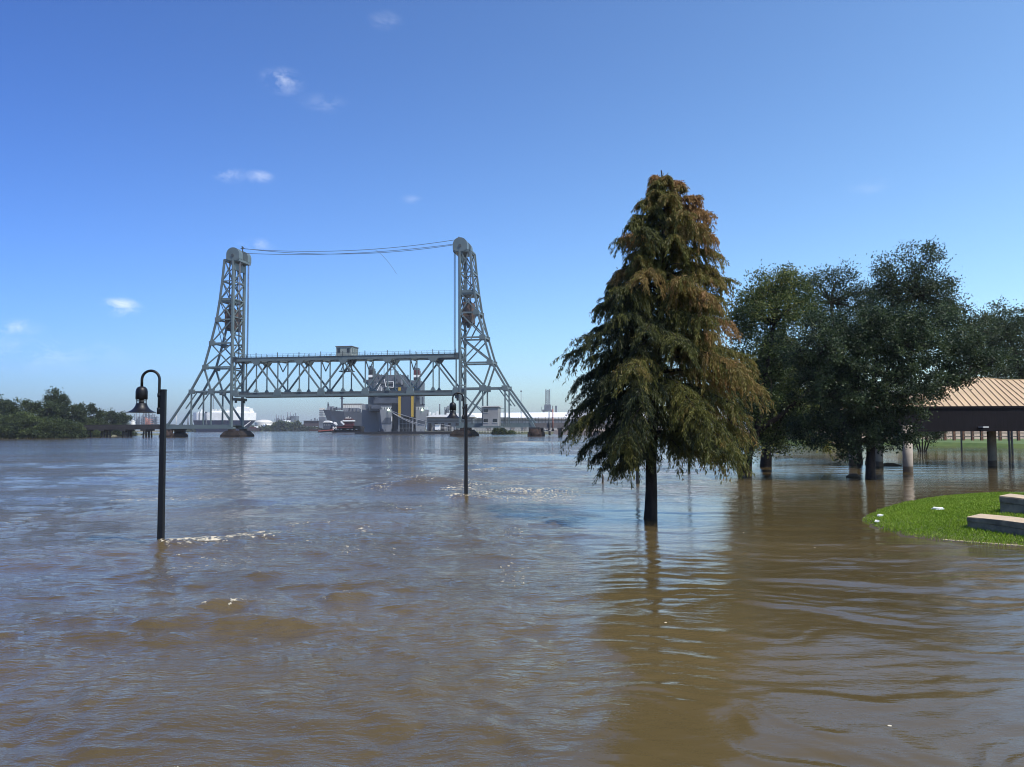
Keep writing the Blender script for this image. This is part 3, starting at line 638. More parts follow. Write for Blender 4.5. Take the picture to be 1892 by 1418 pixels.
def vehicle_carrier_stern():
    Y = 470; s = scl(Y); t = thing('naval_cargo_ship', at(735, 801, Y), 'big grey cargo ship seen from its stern with a raised dark ramp edged in yellow', 'ship')
    wl = 803.5; back = Vector((-30, 118, 0))
    # hull: stern outline swept towards the bow, then narrowed
    st = [(706, 757), (712, 757), (722, 800), (723, wl), (772, wl), (775, 800), (786, 757.5), (791, 757.5), (790, 765), (783, wl), (705, wl), (701, 780), (702, 757)]
    b = MB(); outl = [(702, 757.5), (790.5, 757.5), (789, 772), (783, 794), (779, wl), (713, wl), (707, 794), (703, 774)]
    f = [at(x, y, Y + 6) for x, y in outl]; g = []
    for p in f:
        q = p + back; c = at(746, 780, Y + 6) + back; q.x = c.x + (q.x - c.x) * .82; g.append(q)
    n = len(f); b.add(f + g, [tuple(range(n)), tuple(reversed(range(n, 2 * n)))] + [(i, n + i, n + (i + 1) % n, (i + 1) % n) for i in range(n)]); b.build('hull', M['ship'], t)
    # dark boot topping
    b = MB(); f = [at(x, y, Y + 5.2) for x, y in [(706, 796), (784, 796), (782, wl), (711, wl)]]; g = [p + back * 1.0 for p in f]
    for k in (0, 3): f[k].x -= .6; g[k].x -= .6
    b.add(f + g, [(0, 1, 2, 3), (7, 6, 5, 4), (0, 4, 5, 1), (1, 5, 6, 2), (2, 6, 7, 3), (3, 7, 4, 0)]); b.build('boot_topping', M['shipdk'], t)
    # two stern quarters either side of the ramp opening
    for pts in ([(702, 757), (724, 757), (724, 790), (720, wl), (712, wl), (706, 790)], [(768, 757), (791, 757.5), (789, 770), (782, wl), (770, wl), (768, 790)]):
        b = MB(); poly(b, pts, Y, Vector((0, 7, 0))); b.build('stern_quarter', M['ship'], t)
    for pts in ([(705, 782), (712, 772), (722, 772), (722, 782)], [(772, 776), (786, 776), (785, 784), (772, 784)]):
        b = MB(); poly(b, pts, Y - .4, Vector((0, .3, 0))); b.build('mooring_recess', M['shipdk'], t)
    slab(MB(), 724.2, 745, 767.8, 803, Y + 3, 2).build('stern_opening', M['shipblk'], t)
    b = MB(); slab(b, 736, 771, 738, 800, Y - .6, .5); slab(b, 761, 771, 763.5, 800, Y - .6, .5)
    for y in (775, 783, 791): slab(b, 738.2, y, 760.8, y + .7, Y - .4, .3)
    for x in (744, 750, 756): slab(b, x, 771, x + .6, 800, Y - .2, .2)
    b.build('stern_gate', M['ship'], t)
    # raised ramp
    r = slab(MB(), 736.5, 716, 765, 770, Y - 2.6, 1.6).build('stern_ramp', mat('dark_ramp_paint', (.022, .026, .042), .5), t)
    for (x0, x1) in ((735.6, 740.6), (759.3, 764.2)): slab(MB(), x0, 716, x1, 770.5, Y - 3.0, .35).build('yellow_stripe', M['yellow'], r)
    # superstructure
    b = MB(); slab(b, 680, 701, 700, 760, Y + 8, 26); slab(b, 700.1, 693, 745, 757, Y + 9, 24); slab(b, 745.1, 703, 776, 757, Y + 8, 26); slab(b, 671, 702, 680.05, 707, Y + 9, 8); slab(b, 690, 692, 700, 700.8, Y + 10, 10)
    b.build('superstructure', M['shipup'], t)
    b = MB(); slab(b, 668, 757, 702, 803, Y + 30, 85)
    b.build('hull_side', M['ship'], t)
    slab(MB(), 668, 747, 706, 757.3, Y + 9, 40).build('side_deck', M['ship'], t)
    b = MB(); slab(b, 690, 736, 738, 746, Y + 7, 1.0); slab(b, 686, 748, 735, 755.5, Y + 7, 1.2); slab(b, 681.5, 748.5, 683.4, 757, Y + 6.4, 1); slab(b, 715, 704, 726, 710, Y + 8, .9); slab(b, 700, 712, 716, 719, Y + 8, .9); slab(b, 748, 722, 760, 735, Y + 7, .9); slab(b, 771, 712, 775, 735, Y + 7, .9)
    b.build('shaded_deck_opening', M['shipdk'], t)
    for (x0, x1, bands) in ((681, 689, ('shipblk', 'white', 'shipblk')), (764.5, 773.5, ('red', 'white', 'shipblk'))):
        fn = slab(MB(), x0, 680, x1, 702.4, Y + 12, 9).build('funnel', M['shipup'], t)
        for mname, y0, y1 in ((bands[0], 684, 693), (bands[1], 693.1, 697.5), (bands[2], 697.6, 702)): slab(MB(), x0 - .4, y0, x1 + .4, y1, Y + 11.6, 9.8).build('funnel_band', M[mname], fn)
        b = MB(); slab(b, x0 + 1.2, 676, x0 + 3, 680, Y + 14, 1.5); slab(b, x0 + 5, 677, x0 + 6.4, 680, Y + 14, 1.5); b.build('exhaust_pipe', M['shipdk'], fn)
    # masts, davits, rails
    b = MB(); slab(b, 720.6, 670, 722.6, 693, Y + 16, 1.0); slab(b, 716, 683, 727.5, 684.4, Y + 16, .8); slab(b, 718.5, 676, 725, 677, Y + 16, .6); slab(b, 709, 680, 710, 693, Y + 12, .6); slab(b, 729, 686, 735, 693, Y + 14, 3); slab(b, 740.5, 700, 744, 711, Y + 6, 2); b.build('mast', M['ship'], t)
    b = MB()
    for (x0, y0, x1, y1) in ((710, 701, 713, 715), (713, 715, 727, 716), (727, 706, 727, 716), (713, 706, 727, 705.5), (704, 714, 704.5, 724), (697, 722, 703, 710), (692, 720, 698, 708), (716, 705, 716, 716)): ybar(b, x0, y0, x1, y1, Y + 6.5, .3)
    for x in range(706, 724, 3): ybar(b, x, 752.5, x, 757, Y + .5, .2)
    ybar(b, 704, 752.5, 724, 752.5, Y + .5, .2); ybar(b, 768, 752.5, 790, 752.5, Y + .5, .2)
    for x in range(769, 791, 3): ybar(b, x, 752.5, x, 757, Y + .5, .2)
    b.build('railing', M['white'], t)
    b = MB(); slab(b, 779.5, 734, 782, 757, Y + 3, 1.2); slab(b, 776, 747, 785, 749, Y + 3, 1.4); slab(b, 776, 749.2, 784, 753, Y + 2.4, 1.4); slab(b, 700, 753.2, 708, 757, Y + 1.5, 2); slab(b, 712, 754, 716, 757, Y + 1.4, 1.5); b.build('deck_winch', M['shipdk'], t)
    rr = random.Random(5); b = MB()
    for (x0, x1, y0, y1, yy) in ((701, 744, 695, 734, 8.7), (682, 699, 703, 745, 7.7), (747, 775, 706, 744, 7.7)):
        for k in range(14):
            x = rr.uniform(x0, x1 - 4); y = rr.uniform(y0, y1 - 2.5); slab(b, x, y, x + rr.uniform(1.2, 4), y + rr.uniform(.8, 2.4), Y + yy, .6)
    b.build('vents_and_ports', M['shipdk'], t)
    for k in range(16):
        x = rr.uniform(684, 772); h = rr.uniform(2, 9); slab(MB(), x, 699 - h, x + rr.uniform(.5, 2.2), 702, Y + rr.uniform(10, 30), 1.5).build('antenna', M['shipup'], t)
    b = MB()
    for y in (708, 716, 724, 731): slab(b, 701, y, 743, y + .8, Y + 7.9, 1.4)
    b.build('deck_edge', M['ship'], t)
    b = MB(); slab(b, 698, 716, 708, 722, Y + 6.6, 3); slab(b, 686, 724, 696, 729, Y + 5.6, 3); slab(b, 752, 739, 762, 744, Y + 5, 3); b.build('lifeboat', M['ship'], t)
    lm = mat('deck_flood_lamp', (.8, 1, .8), .4, emit=(.75, 1.0, .7, 9))
    for (x, y) in ((717.8, 757.6), (780, 757.6)):
        p = at(x, y, Y - .6); MB().lathe([(0.02, -.5), (.4, -.3), (.5, 0), (.4, .3), (.02, .5)], p, 10).build('deck_light', lm, t)
    slab(MB(), 723.2, 770, 724.4, 779, Y - .7, .4).build('draught_mark', M['white'], t)
vehicle_carrier_stern()
for k, (dx, x1, y1) in enumerate(((0, 832, 787.5), (1.5, 812, 789), (3, 825, 791))):
    p = at(719 + dx, 758 + k * 1.4, 469); q = at(x1, y1, 392)
    b = MB(); b.tube(sag(p, q, 1.0 + .9 * k, 14), .13, 5); tag(b.build('mooring_rope', M['offwhite']), ('highest', 'middle', 'lowest')[k] + ' of the pale mooring ropes from the ship stern to the dock', 'rope', 'mooring ropes of the grey ship')

def grey_freighter():
    Y = 640; t = thing('grey_freighter', at(630, 798, Y), 'pale grey freighter with a raked bow moored behind the red tugboat', 'ship')
    # hull as lofted sections from the raked bow backwards
    top = [(597, 757), (612, 758.5), (640, 761), (672, 763), (700, 763)]; bot = [(614.5, 800), (622, 800), (645, 800), (672, 800), (700, 800)]; hw = [.4, 6, 10, 11, 11]
    vs = []; fs = []
    for (a, c, w) in zip(top, bot, hw):
        pa = at(a[0], a[1], Y); pc = at(c[0], c[1], Y)
        vs += [(pa.x, Y - w, pa.z), (pa.x, Y + w, pa.z), (pc.x, Y - w * .55, pc.z), (pc.x, Y + w * .55, pc.z)]
    for i in range(4):
        k = 4 * i; fs += [(k, k + 2, k + 6, k + 4), (k + 1, k + 5, k + 7, k + 3), (k, k + 4, k + 5, k + 1), (k + 2, k + 3, k + 7, k + 6)]
    fs += [(0, 1, 3, 2), (16, 18, 19, 17)]
    MB().add(vs, fs).build('hull', M['ship'], t)
    b = MB(); slab(b, 604, 753.5, 628, 758, Y - 3, 8); slab(b, 634, 754, 664, 761, Y - 4, 10); slab(b, 607, 751, 616, 753.6, Y - 2, 4); b.build('deckhouse', M['ship'], t)
    b = MB(); slab(b, 633.5, 746, 669, 748.5, Y + 2, 10)
    for x in (634, 640.5, 647, 653.5, 660, 666.5): slab(b, x, 748.5, x + 2.2, 762, Y + 2, 9)
    b.build('cargo_crane_row', M['trestle_lt'], t)
    b = MB()
    for x in range(634, 668, 4): slab(b, x, 749, x + 3.4, 761, Y + 1, .9)
    b.build('cargo_hold_frame', M['piperust'] if False else M['tank'], t)
    b = MB(); slab(b, 630, 734, 632.8, 758, Y, 2.0); slab(b, 627.5, 736.5, 636, 737.4, Y, 1); slab(b, 629, 728, 629.6, 735, Y, .5); b.build('mast', M['shipdk'], t); b = MB(); slab(b, 604.8, 746, 607.2, 754, Y, 2); slab(b, 605.3, 743, 606.5, 746.3, Y, 1); b.build('mast', M['shipdk'], t)
    b = MB()
    for i in range(22): x = 600 + i * 3.3; slab(b, x, 757 + i * .25 - 2.6, x + .5, 757.6 + i * .25, Y - 8 + (0 if i > 3 else 5), .3)
    for (x, y) in ((610, 755), (616, 756), (620, 754), (644, 756), (650, 757), (657, 757), (664, 758)): slab(b, x, y - 2, x + 2.4, y + 4, Y - 7, 2)
    b.build('deck_fittings', M['shipdk'], t)
grey_freighter()

def tug_main():
    Y = 430; t = thing('tugboat', at(637, 798.6, Y), 'black and red harbour tugboat with white M pushing at the grey ships', 'tugboat', 'tugboats on the river')
    hull = [(613, 785), (620, 788), (654, 787), (668, 787), (672, 789), (670, 799.5), (612, 799.5), (610.5, 792)]
    vs = []; n = len(hull); hw = [1.0, 3, 4.2, 3.6, 3, 3, 1.2, .8]
    for (x, y), w in zip(hull, hw):
        p = at(x, y, Y); vs += [(p.x, Y - w, p.z), (p.x, Y + w, p.z)]
    fs = [tuple(2 * i for i in range(n)), tuple(2 * i + 1 for i in reversed(range(n)))] + [(2 * i, 2 * i + 1, (2 * i + 3) % (2 * n), (2 * i + 2) % (2 * n)) for i in range(n)]
    MB().add(vs, fs).build('hull', M['shipblk'], t)
    slab(MB(), 622, 788.6, 652, 791.0, Y - 4.5, .3).build('red_sheer_band', M['red'], t)
    h = slab(MB(), 634, 779, 652, 788, Y - 2, 4).build('deckhouse', M['red'], t)
    b = MB(); slab(b, 635.5, 774, 650.5, 779, Y - 1.7, 3.4); b.build('wheelhouse', M['red'], h)
    slab(MB(), 636, 775.6, 650.2, 777.6, Y - 1.9, .3).build('window', M['glass'], h)
    slab(MB(), 633, 776.6, 653, 779, Y - 2.6, 5.0).build('roof', M['white'], h)
    b = MB(); slab(b, 638.5, 771.4, 641.5, 776.7, Y - 1, 1.2); slab(b, 643, 770, 644, 776.7, Y - 1, .5); slab(b, 640, 773, 648, 773.8, Y - 1, .5); slab(b, 646.5, 771.5, 648.4, 776.6, Y - 1, .8); b.build('mast', M['tank'], t)
    b = MB(); ybar(b, 617, 781, 623, 785.5, Y - 1.5, .9); slab(b, 616.6, 780.6, 621, 784.6, Y - 1.2, 1.2); b.build('fender_winch', M['white'], t)
    b = MB(); ybar(b, 630, 779, 636, 785, Y - 2, .8); b.build('davit', M['white'], t)
    # the bow letter
    b = MB()
    for (x0, y0, x1, y1) in ((615.6, 788.6, 615.6, 793.8), (621.0, 788.6, 621.0, 793.8), (615.6, 788.6, 618.3, 792.2), (618.3, 792.2, 621.0, 788.6), (614.6, 793.8, 616.8, 793.8), (619.8, 793.8, 622.0, 793.8)):
        b.bar(at(x0, y0, Y - 3.6), at(x1, y1, Y - 3.6), .30, .2)
    b.box(at(618.3, 791, Y - 2.7) - Vector((0, 0, 0)), (2.4, 1.4, .2)); b.build('letter_m', M['white'], t)
    b = MB()
    for x in (624, 630, 642, 650, 658): b.lathe([(.3, -.28), (.62, -.2), (.62, .2), (.3, .28)], at(x, 794, Y - 4.6), 10)
    b.build('tyre_fender', M['shipdk'], t)
tug_main()
t = thing('work_barge', at(600, 798, 425), 'low red decked work barge ahead of the tugboat', 'barge')
b = MB(); poly(b, [(588, 796.5), (612, 794.5), (613.5, 799.4), (586.5, 799.8)], 422, Vector((0, 8, 0))); b.build('hull', M['shipblk'], t)
b = MB(); poly(b, [(588.5, 796.2), (612, 794), (612, 795.6), (588, 797.6)], 421.6, Vector((0, 7, 0))); b.build('deck_edge', M['redlt'], t)
b = MB(); slab(b, 590, 790.5, 590.8, 796, 425, .4); slab(b, 571, 793.5, 588, 797, 440, 5); b.build('mooring_post', M['brownbox'], t)
t = thing('tugboat', at(604, 797, 560), 'small pale pilothouse boat half hidden under the freighter bow', 'tugboat', 'tugboats on the river')
slab(MB(), 597, 781, 611, 795.5, 560, 5).build('deckhouse', M['shipdk'], t); b = MB(); poly(b, [(596, 781), (612, 781), (610, 779), (604.5, 777.6), (600, 778)], 559.4, Vector((0, 6.2, 0))); b.build('roof', M['white'], t)
b = MB(); poly(b, [(591, 793), (616, 793), (613, 798.5), (594, 798.5)], 558, Vector((0, 9, 0))); b.build('hull', M['shipblk'], t)
for x in (598.5, 602.5, 606.5): slab(MB(), x, 784, x + 2.2, 787, 559.8, .3).build('window', M['ship'], t)
t = thing('tugboat', at(467, 796, 800), 'little red and white tugboat below the car carrier bow', 'tugboat', 'tugboats on the river')
b = MB(); poly(b, [(457, 791.5), (480, 792), (478, 796.3), (459, 796.3)], 800, Vector((0, 8, 0))); b.build('hull', M['brownbox'], t)
slab(MB(), 462, 789.5, 473, 792.2, 801, 5).build('deckhouse', M['red'], t); slab(MB(), 470, 787.5, 475, 790.8, 801.5, 4).build('wheelhouse', M['white'], t); slab(MB(), 463, 786.5, 464, 790, 802, 1).build('mast', M['trestle_lt'], t)

def car_carrier():
    Y = 980; t = thing('car_carrier', at(420, 796, Y), 'white and navy slab sided car carrier ship behind the lattice tower', 'ship')
    xs = [363, 372, 440, 455, 466, 473.5]; hw = [11, 15, 15, 13, 9, 1]; bx = [366, 372, 432, 443, 448, 452]
    def loft(ya, yb, m, name, flare):
        vs = []
        for i, x in enumerate(xs):
            xb = x + (bx[i] - x) * flare[1]; xt = x + (bx[i] - x) * flare[0]
            pa = at(xt, ya, Y); pb = at(xb, yb, Y); vs += [(pa.x, Y - hw[i], pa.z), (pa.x, Y + hw[i], pa.z), (pb.x, Y - hw[i] * (1 - .4 * flare[1]), pb.z), (pb.x, Y + hw[i] * (1 - .4 * flare[1]), pb.z)]
        fs = []
        for i in range(5): k = 4 * i; fs += [(k, k + 2, k + 6, k + 4), (k + 1, k + 5, k + 7, k + 3), (k, k + 4, k + 5, k + 1), (k + 2, k + 3, k + 7, k + 6)]
        fs += [(0, 1, 3, 2), (20, 22, 23, 21)]; MB().add(vs, fs).build(name, m, t)
    loft(763, 777, M['white'], 'upper_hull', (0, 0.05)); loft(777.2, 798, M['navy'], 'lower_hull', (.06, 1.0))
    b = MB(); poly(b, [(450, 788), (462, 779), (463, 779.6), (451, 789)], Y - 15.6, Vector((0, 1.2, 0))); b.build('bow_stripe', M['white'], t)
    b = MB(); slab(b, 389, 759, 462, 763.1, Y - 8, 16); slab(b, 427, 754.5, 461, 759.1, Y - 8, 14); slab(b, 437, 752, 456, 754.6, Y - 6, 10); slab(b, 366, 761, 377, 763.1, Y - 5, 10); slab(b, 372, 756.5, 375, 761.1, Y - 2, 4); b.build('bridge_deck', M['white'], t)
    b = MB()
    for x in (392, 397, 404, 411, 419, 425): slab(b, x, 756.5, x + 1.6, 759.2, Y - 4, 4)
    slab(b, 439, 750, 440, 752.2, Y, 2); slab(b, 444, 748, 444.8, 752.2, Y, 1); slab(b, 449, 749.5, 453, 752.1, Y, 3); b.build('roof_vent', M['offwhite'], t)
    b = MB()
    for x in (368, 378.5, 380.5): slab(b, x, 761, x + 1.3, 776, Y - 16, .8)
    b.build('side_pipe', M['ship'], t)
car_carrier()

GR = 'refinery structures on the far shore'
def stack(x, ytop, ybot, wpx, Y, m, label, name='chimney', cat='chimney', tip=None):
    t = thing(name, at(x, ybot, Y), label, cat, GR); s = scl(Y); b = MB(); b.tube([at(x, ybot, Y), at(x, ytop, Y)], [wpx * s / 2 * 1.15, wpx * s / 2 * .9], 10); b.build('shaft', m, t)
    b = MB(); b.tube([at(x, ytop + 1.2, Y), at(x, ytop + .2, Y)], wpx * s / 2 * 1.3, 10); b.build('rim', tip or M['pipe'], t); return t
def process_unit(x0, x1, ytop, ybot, Y, label, seed, m='pipe', cat='refinery unit', tall=()):
    """open steel frame with floors, vessels and pipes"""
    r = random.Random(seed); s = scl(Y); t = thing('process_unit', at((x0 + x1) / 2, ybot, Y), label, cat, GR)
    b = MB(); w = x1 - x0; n = max(2, int(w / 4)); d = 14
    for i in range(n + 1):
        x = x0 + w * i / n; h = ytop + (ybot - ytop) * r.uniform(.05, .55)
        for dy in (0, d): b.bar(at(x, ybot, Y + dy), at(x, h, Y + dy), .9)
    k = max(2, int((ybot - ytop) / 4))
    for i in range(1, k):
        y = ybot - (ybot - ytop) * i / k * .8; a, c = sorted((r.uniform(x0, x0 + w * .4), r.uniform(x0 + w * .6, x1))); slab(b, a, y, c, y + .8, Y - .5, d + 1)
    b.build('frame', M[m], t)
    b = MB()
    for i in range(max(2, int(w / 5))):
        x = r.uniform(x0 + 1, x1 - 1); h = r.uniform(.35, .75); b.tube([at(x, ybot, Y + 6), at(x, ybot - (ybot - ytop) * h, Y + 6)], r.uniform(.8, 1.7) * s, 8)
    for i in range(int(w / 5) + 1):
        a = r.uniform(x0, x1 - 3); y = r.uniform(ybot - (ybot - ytop) * .5, ybot - 1.5); slab(b, a, y, a + r.uniform(1.5, 4), y + r.uniform(1.5, 3.5), Y + 2, 8)
    b.build('vessel', M[m], t)
    b = MB()
    for (x, y, wd) in tall: b.tube([at(x, ybot, Y + 5), at(x, y, Y + 5)], wd * s / 2, 8)
    if tall: b.build('column', M[m], t)
    return t
# left refinery, seen under the nearest lamp
process_unit(249, 263, 762, 787, 1300, 'hazy refinery unit of pipes at the wood edge end of the plant', 1, tall=((252, 764, 2), (258, 763, 2)))
process_unit(263, 279, 755, 787, 1350, 'tallest hazy refinery block under the nearest lamp shade', 2, tall=((265.5, 757, 3.2), (270, 755, 3.5), (275, 760, 3)))
process_unit(269, 277, 768, 786, 1280, 'orange red primed heater frame in the hazy refinery', 3, 'piperust')
process_unit(280, 290, 763, 787, 1320, 'slim refinery columns between orange heater and lamp post', 4, tall=((282.5, 764, 2.5), (286, 767, 2)))
t = thing('storage_tank', at(245, 787, 1250), 'pale flat storage tank at the wood edge by the refinery', 'tank', 'storage tanks on the far shore'); b = MB(); c = at(245.5, 787, 1250); rr = 4.0 * scl(1250); b.lathe([(rr, 0), (rr, 7.5), (.1, 8.6)], c, 24); b.build('tank_shell', M['tank'], t); MB().lathe([(rr + .1, 6.8), (rr + .25, 7.1), (rr + .1, 7.4)], c, 24).build('rim', M['pipe'], t)
fl = stack(325.5, 767, 790, 1.1, 1100, M['tank'], 'slender flare stack with a red tip beside the sloping tower legs', 'flare_stack', 'flare stack', M['piperust'])
stack(347.5, 766, 792, 2.6, 1200, M['pipe'], 'hazy chimney between flare stack and car carrier, shorter one'); stack(354.5, 767.5, 792, 2.6, 1200, M['pipe'], 'hazy chimney close to the car carrier stern')
t = thing('radio_mast', at(394, 770, 1500), 'tall latticed radio mast rising behind the car carrier', 'mast'); b = MB()
for dx in (-1.2, 1.2):
    for dy in (0, 2.4): b.bar(at(394 + dx, 790, 1500 + dy), at(394 + dx * .35, 728, 1500 + dy), .5)
for i in range(12): y = 788 - i * 5; b.bar(at(394 - 1.1 + i * .05, y, 1500), at(394 + 1.1 - i * .05, y - 5, 1500), .35)
b.build('lattice', M['pipe'], t); b = MB(); slab(b, 392.6, 733, 395.4, 735, 1499, 3); b.build('antenna', M['tank'], t)
stack(381, 761, 790, 3.6, 950, M['pipe'], 'thick dark chimney standing against the car carrier side'); 
# tanks and low plant in the gap right of the tower
def tank(x0, x1, yt, yb, Y, dome, label, m='tank'):
    t = thing('storage_tank', at((x0 + x1) / 2, yb, Y), label, 'tank', 'storage tanks on the far shore'); c = at((x0 + x1) / 2, yb, Y); rr = (x1 - x0) / 2 * scl(Y); h = (yb - yt) * scl(Y)
    dm = dome * scl(Y); b = MB(); b.lathe([(rr, -3), (rr, h)] , c, 40); b.build('tank_shell', M[m], t)
    b = MB(); b.lathe([(rr * 1.01, h - .3), (rr * 1.01, h + .1)] + [(rr * math.cos(a), h + .1 + dm * math.sin(a)) for a in np.linspace(.1, math.pi / 2 - .02, 8)], c, 40); b.build('roof', M[m], t)
tank(471, 503, 781, 790, 1150, 5.2, 'broad pale domed storage tank behind the car carrier bow')
tank(487, 506, 786, 792, 1130, 2, 'low white tank in front of the broad domed tank', 'white')
tank(503, 524, 780.5, 791, 1160, .6, 'flat topped beige tank behind the far shrubs', 'cream')
tank(522, 537, 778, 786, 1200, .6, 'flat white tank in front of the far power station', 'white')
process_unit(508, 530, 768, 784, 1250, 'hazy power station block with four slim stacks', 5, tall=((510.5, 766, 1.4), (515, 768, 1.4), (519.5, 766.5, 1.4), (524, 769, 1.4)))
process_unit(530, 546, 762, 784, 1250, 'hazy power station block with twin tall stacks', 6, tall=((531.5, 762, 1.6), (536.8, 762, 1.6)))
b = MB(); slab(b, 537, 769, 546, 786, 1240, 20); o = b.build('boiler_house', M['pipe']); tag(o, 'hazy square boiler house beside twin stacks on the far shore', 'building', GR)
t = thing('brown_shed', at(574, 787, 900), 'long dark brown shed on the far shore before the freighter bow', 'shed'); slab(MB(), 561, 778.5, 589, 788, 900, 30).build('wall', M['brownbox'], t); slab(MB(), 560.6, 777.4, 589.4, 778.4, 899, 32).build('roof', M['pipe'], t)
b = MB(); slab(b, 580, 772.5, 582, 777.3, 905, 4); slab(b, 574, 775, 575, 777.3, 905, 3); slab(b, 585, 774.5, 586, 777.3, 905, 3); b.build('vent', M['pipe'], t)
t = thing('conveyor_tower', at(595, 790, 860), 'pale banded industrial tower close behind the freighter bow', 'tower'); slab(MB(), 590, 754, 597, 770, 860, 8).build('upper_wall', M['tank'], t); slab(MB(), 589, 770.2, 600, 791, 858, 12).build('lower_wall', M['pipe'], t)
b = MB()
for y in (758, 762, 766): slab(b, 589.7, y, 597.3, y + 1.6, 859.6, 8.8)
b.build('floor_band', M['pipe'], t)
# right shore: sheds and plant
t = thing('dock_shed', at(822, 796, 400), 'low weathered dock shed with dark door openings behind the right tower', 'shed')
slab(MB(), 789, 771, 872, 797, 402, 26).build('wall', M['shedgrey'], t); b = MB(); poly(b, [(786, 771), (800, 766.5), (876, 766.5), (878, 771)], 400, Vector((0, 30, 0))); b.build('roof', M['roofwhite'], t)
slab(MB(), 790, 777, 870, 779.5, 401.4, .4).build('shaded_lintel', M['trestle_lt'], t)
for x in (791.5, 803, 815, 828, 842): slab(MB(), x, 782, x + 5.5, 796.5, 401.2, .7).build('door', M['shipblk'], t)
t = thing('warehouse', at(950, 790, 560), 'long grey warehouse with a bright white roof behind the right tower', 'warehouse')
b = MB(); slab(b, 862, 770, 1300, 800, 560, 80); b.build('wall', M['shedgrey'], t)
b = MB(); p = [at(860, 771.5, 558), at(1300, 772, 558), at(1300, 760, 610), at(862, 763.5, 610)]; b.hexa([Vector((q.x, q.y, q.z - .8)) for q in p], p); b.build('roof', M['roofwhite'], t)
b = MB()
for i in range(12): x = 900 + i * 22; slab(b, x, 784, x + 7, 796, 559.4, .5)
b.build('door', M['trestle_lt'], t)
b = MB()
for (x, w, h) in ((792, 3, 6), (799, 5, 4), (806, 3, 8), (825, 6, 4), (833, 4, 5), (843, 5, 3)): slab(b, x, 766 - h * .7, x + w, 768, 470, 4)
tag(b.build('rooftop_plant', M['white']), 'jumble of white plant and vents behind the dock shed roof', 'machinery')
stack(812.5, 747, 768, 2.0, 700, M['shipdk'], 'single dark chimney behind the dock shed roof')
process_unit(822, 833, 748, 768, 720, 'dark boxy refinery block behind the dock shed', 7, tall=((825, 752, 2), (829, 750, 2)))
stack(889.5, 753, 772, 2.6, 820, M['pipe'], 'short chimney between lattice legs and white warehouse roof', )
t = thing('drill_derrick', at(1012, 764, 900), 'slender latticed drilling derrick on a grey base beyond the warehouse roof', 'derrick')
b = MB(); Y = 900
for dx in (-4, 4):
    for dy in (0, 5): b.bar(at(1012 + dx, 748, Y + dy), at(1012 + dx * .92, 719.5, Y + dy), .7)
for i in range(7):
    y = 748 - 4 * i; b.bar(at(1008, y, Y), at(1016, y - 4, Y), .5); b.bar(at(1016, y, Y), at(1008, y - 4, Y), .5); b.bar(at(1008, y, Y), at(1016, y, Y), .5)
b.build('lattice', M['pipe'], t)
b = MB(); slab(b, 1006, 748, 1018, 757, Y - 1, 8); slab(b, 1002.5, 757.1, 1022, 760.5, Y - 3, 12); slab(b, 1000.5, 752, 1001.2, 760, Y, 1); slab(b, 1020.5, 750, 1022, 757, Y, 2); slab(b, 1026, 750, 1029, 763, Y, 4); b.build('rig_base', M['pipe'], t)
slab(MB(), 1004, 760.6, 1006, 772, Y, 3).build('leg', M['pipe'], t); slab(MB(), 1018, 760.6, 1020, 772, Y, 3).build('leg', M['pipe'], t)
t = thing('light_mast', at(962.8, 795, 430), 'tall thin light mast by the sloping legs of the right tower', 'light mast'); b = MB(); b.tube([at(962.8, 797, 430), at(962.8, 724, 430)], [.22, .14], 6); b.build('pole', M['pipe'], t); slab(MB(), 961.2, 722, 964.4, 724.2, 429.5, 1).build('lamp_head', M['pipe'], t)
for (x, yt, yb, lab) in ((1014.5, 762, 802.5, 'dark utility pole near the right trestle with a thick collar'), (1021.5, 756, 797, 'rust coloured utility pole next to the dark pole by the trestle')):
    t = thing('utility_pole', at(x, yb, 255), lab, 'pole'); b = MB(); b.tube([at(x, yb, 255), at(x, yt, 255)], [.2, .15], 8); b.build('pole', M['steel_dk'] if x < 1018 else M['piperust'], t); b = MB(); b.tube([at(x, 797, 255), at(x, 792, 255)], .34, 8); b.build('collar', M['shipblk'], t)
# floating dock and pontoon
t = thing('floating_dock', at(820, 798, 385), 'long low dark dock at the water below the grey ship', 'dock')
slab(MB(), 655, 797.2, 878, 803, 385, 8).build('deck', M['shipblk'], t); b = MB()
for x in range(700, 876, 11): slab(b, x, 793.6, x + 1.4, 797, 386, .6)
b.build('bollard', M['shipdk'], t)
b = MB()
for x in range(826, 876, 5): slab(b, x, 788.5, x + .5, 797, 391, .2)
slab(b, 800, 789, 876, 789.6, 391, .2); slab(b, 800, 792.4, 876, 793, 391, .2); b.build('railing', M['offwhite'], t)
t = thing('white_cabin', at(807, 797, 384), 'small white box cabin on the floating dock', 'cabin'); slab(MB(), 803.5, 785.5, 812.5, 794.5, 388, 4).build('wall', M['white'], t); slab(MB(), 803, 784.6, 813, 785.3, 387.6, 4.8).build('roof', M['offwhite'], t)
b = MB(); poly(b, [(864, 790), (867, 790), (874.5, 804.5), (869, 804.5)], 262, Vector((0, 2.5, 0))); tag(b.build('leaning_fender', mat('orange_fender_timber', (.30, .16, .09), .8, var=.25)), 'leaning orange brown timber fender beside the right tower pier', 'fender')
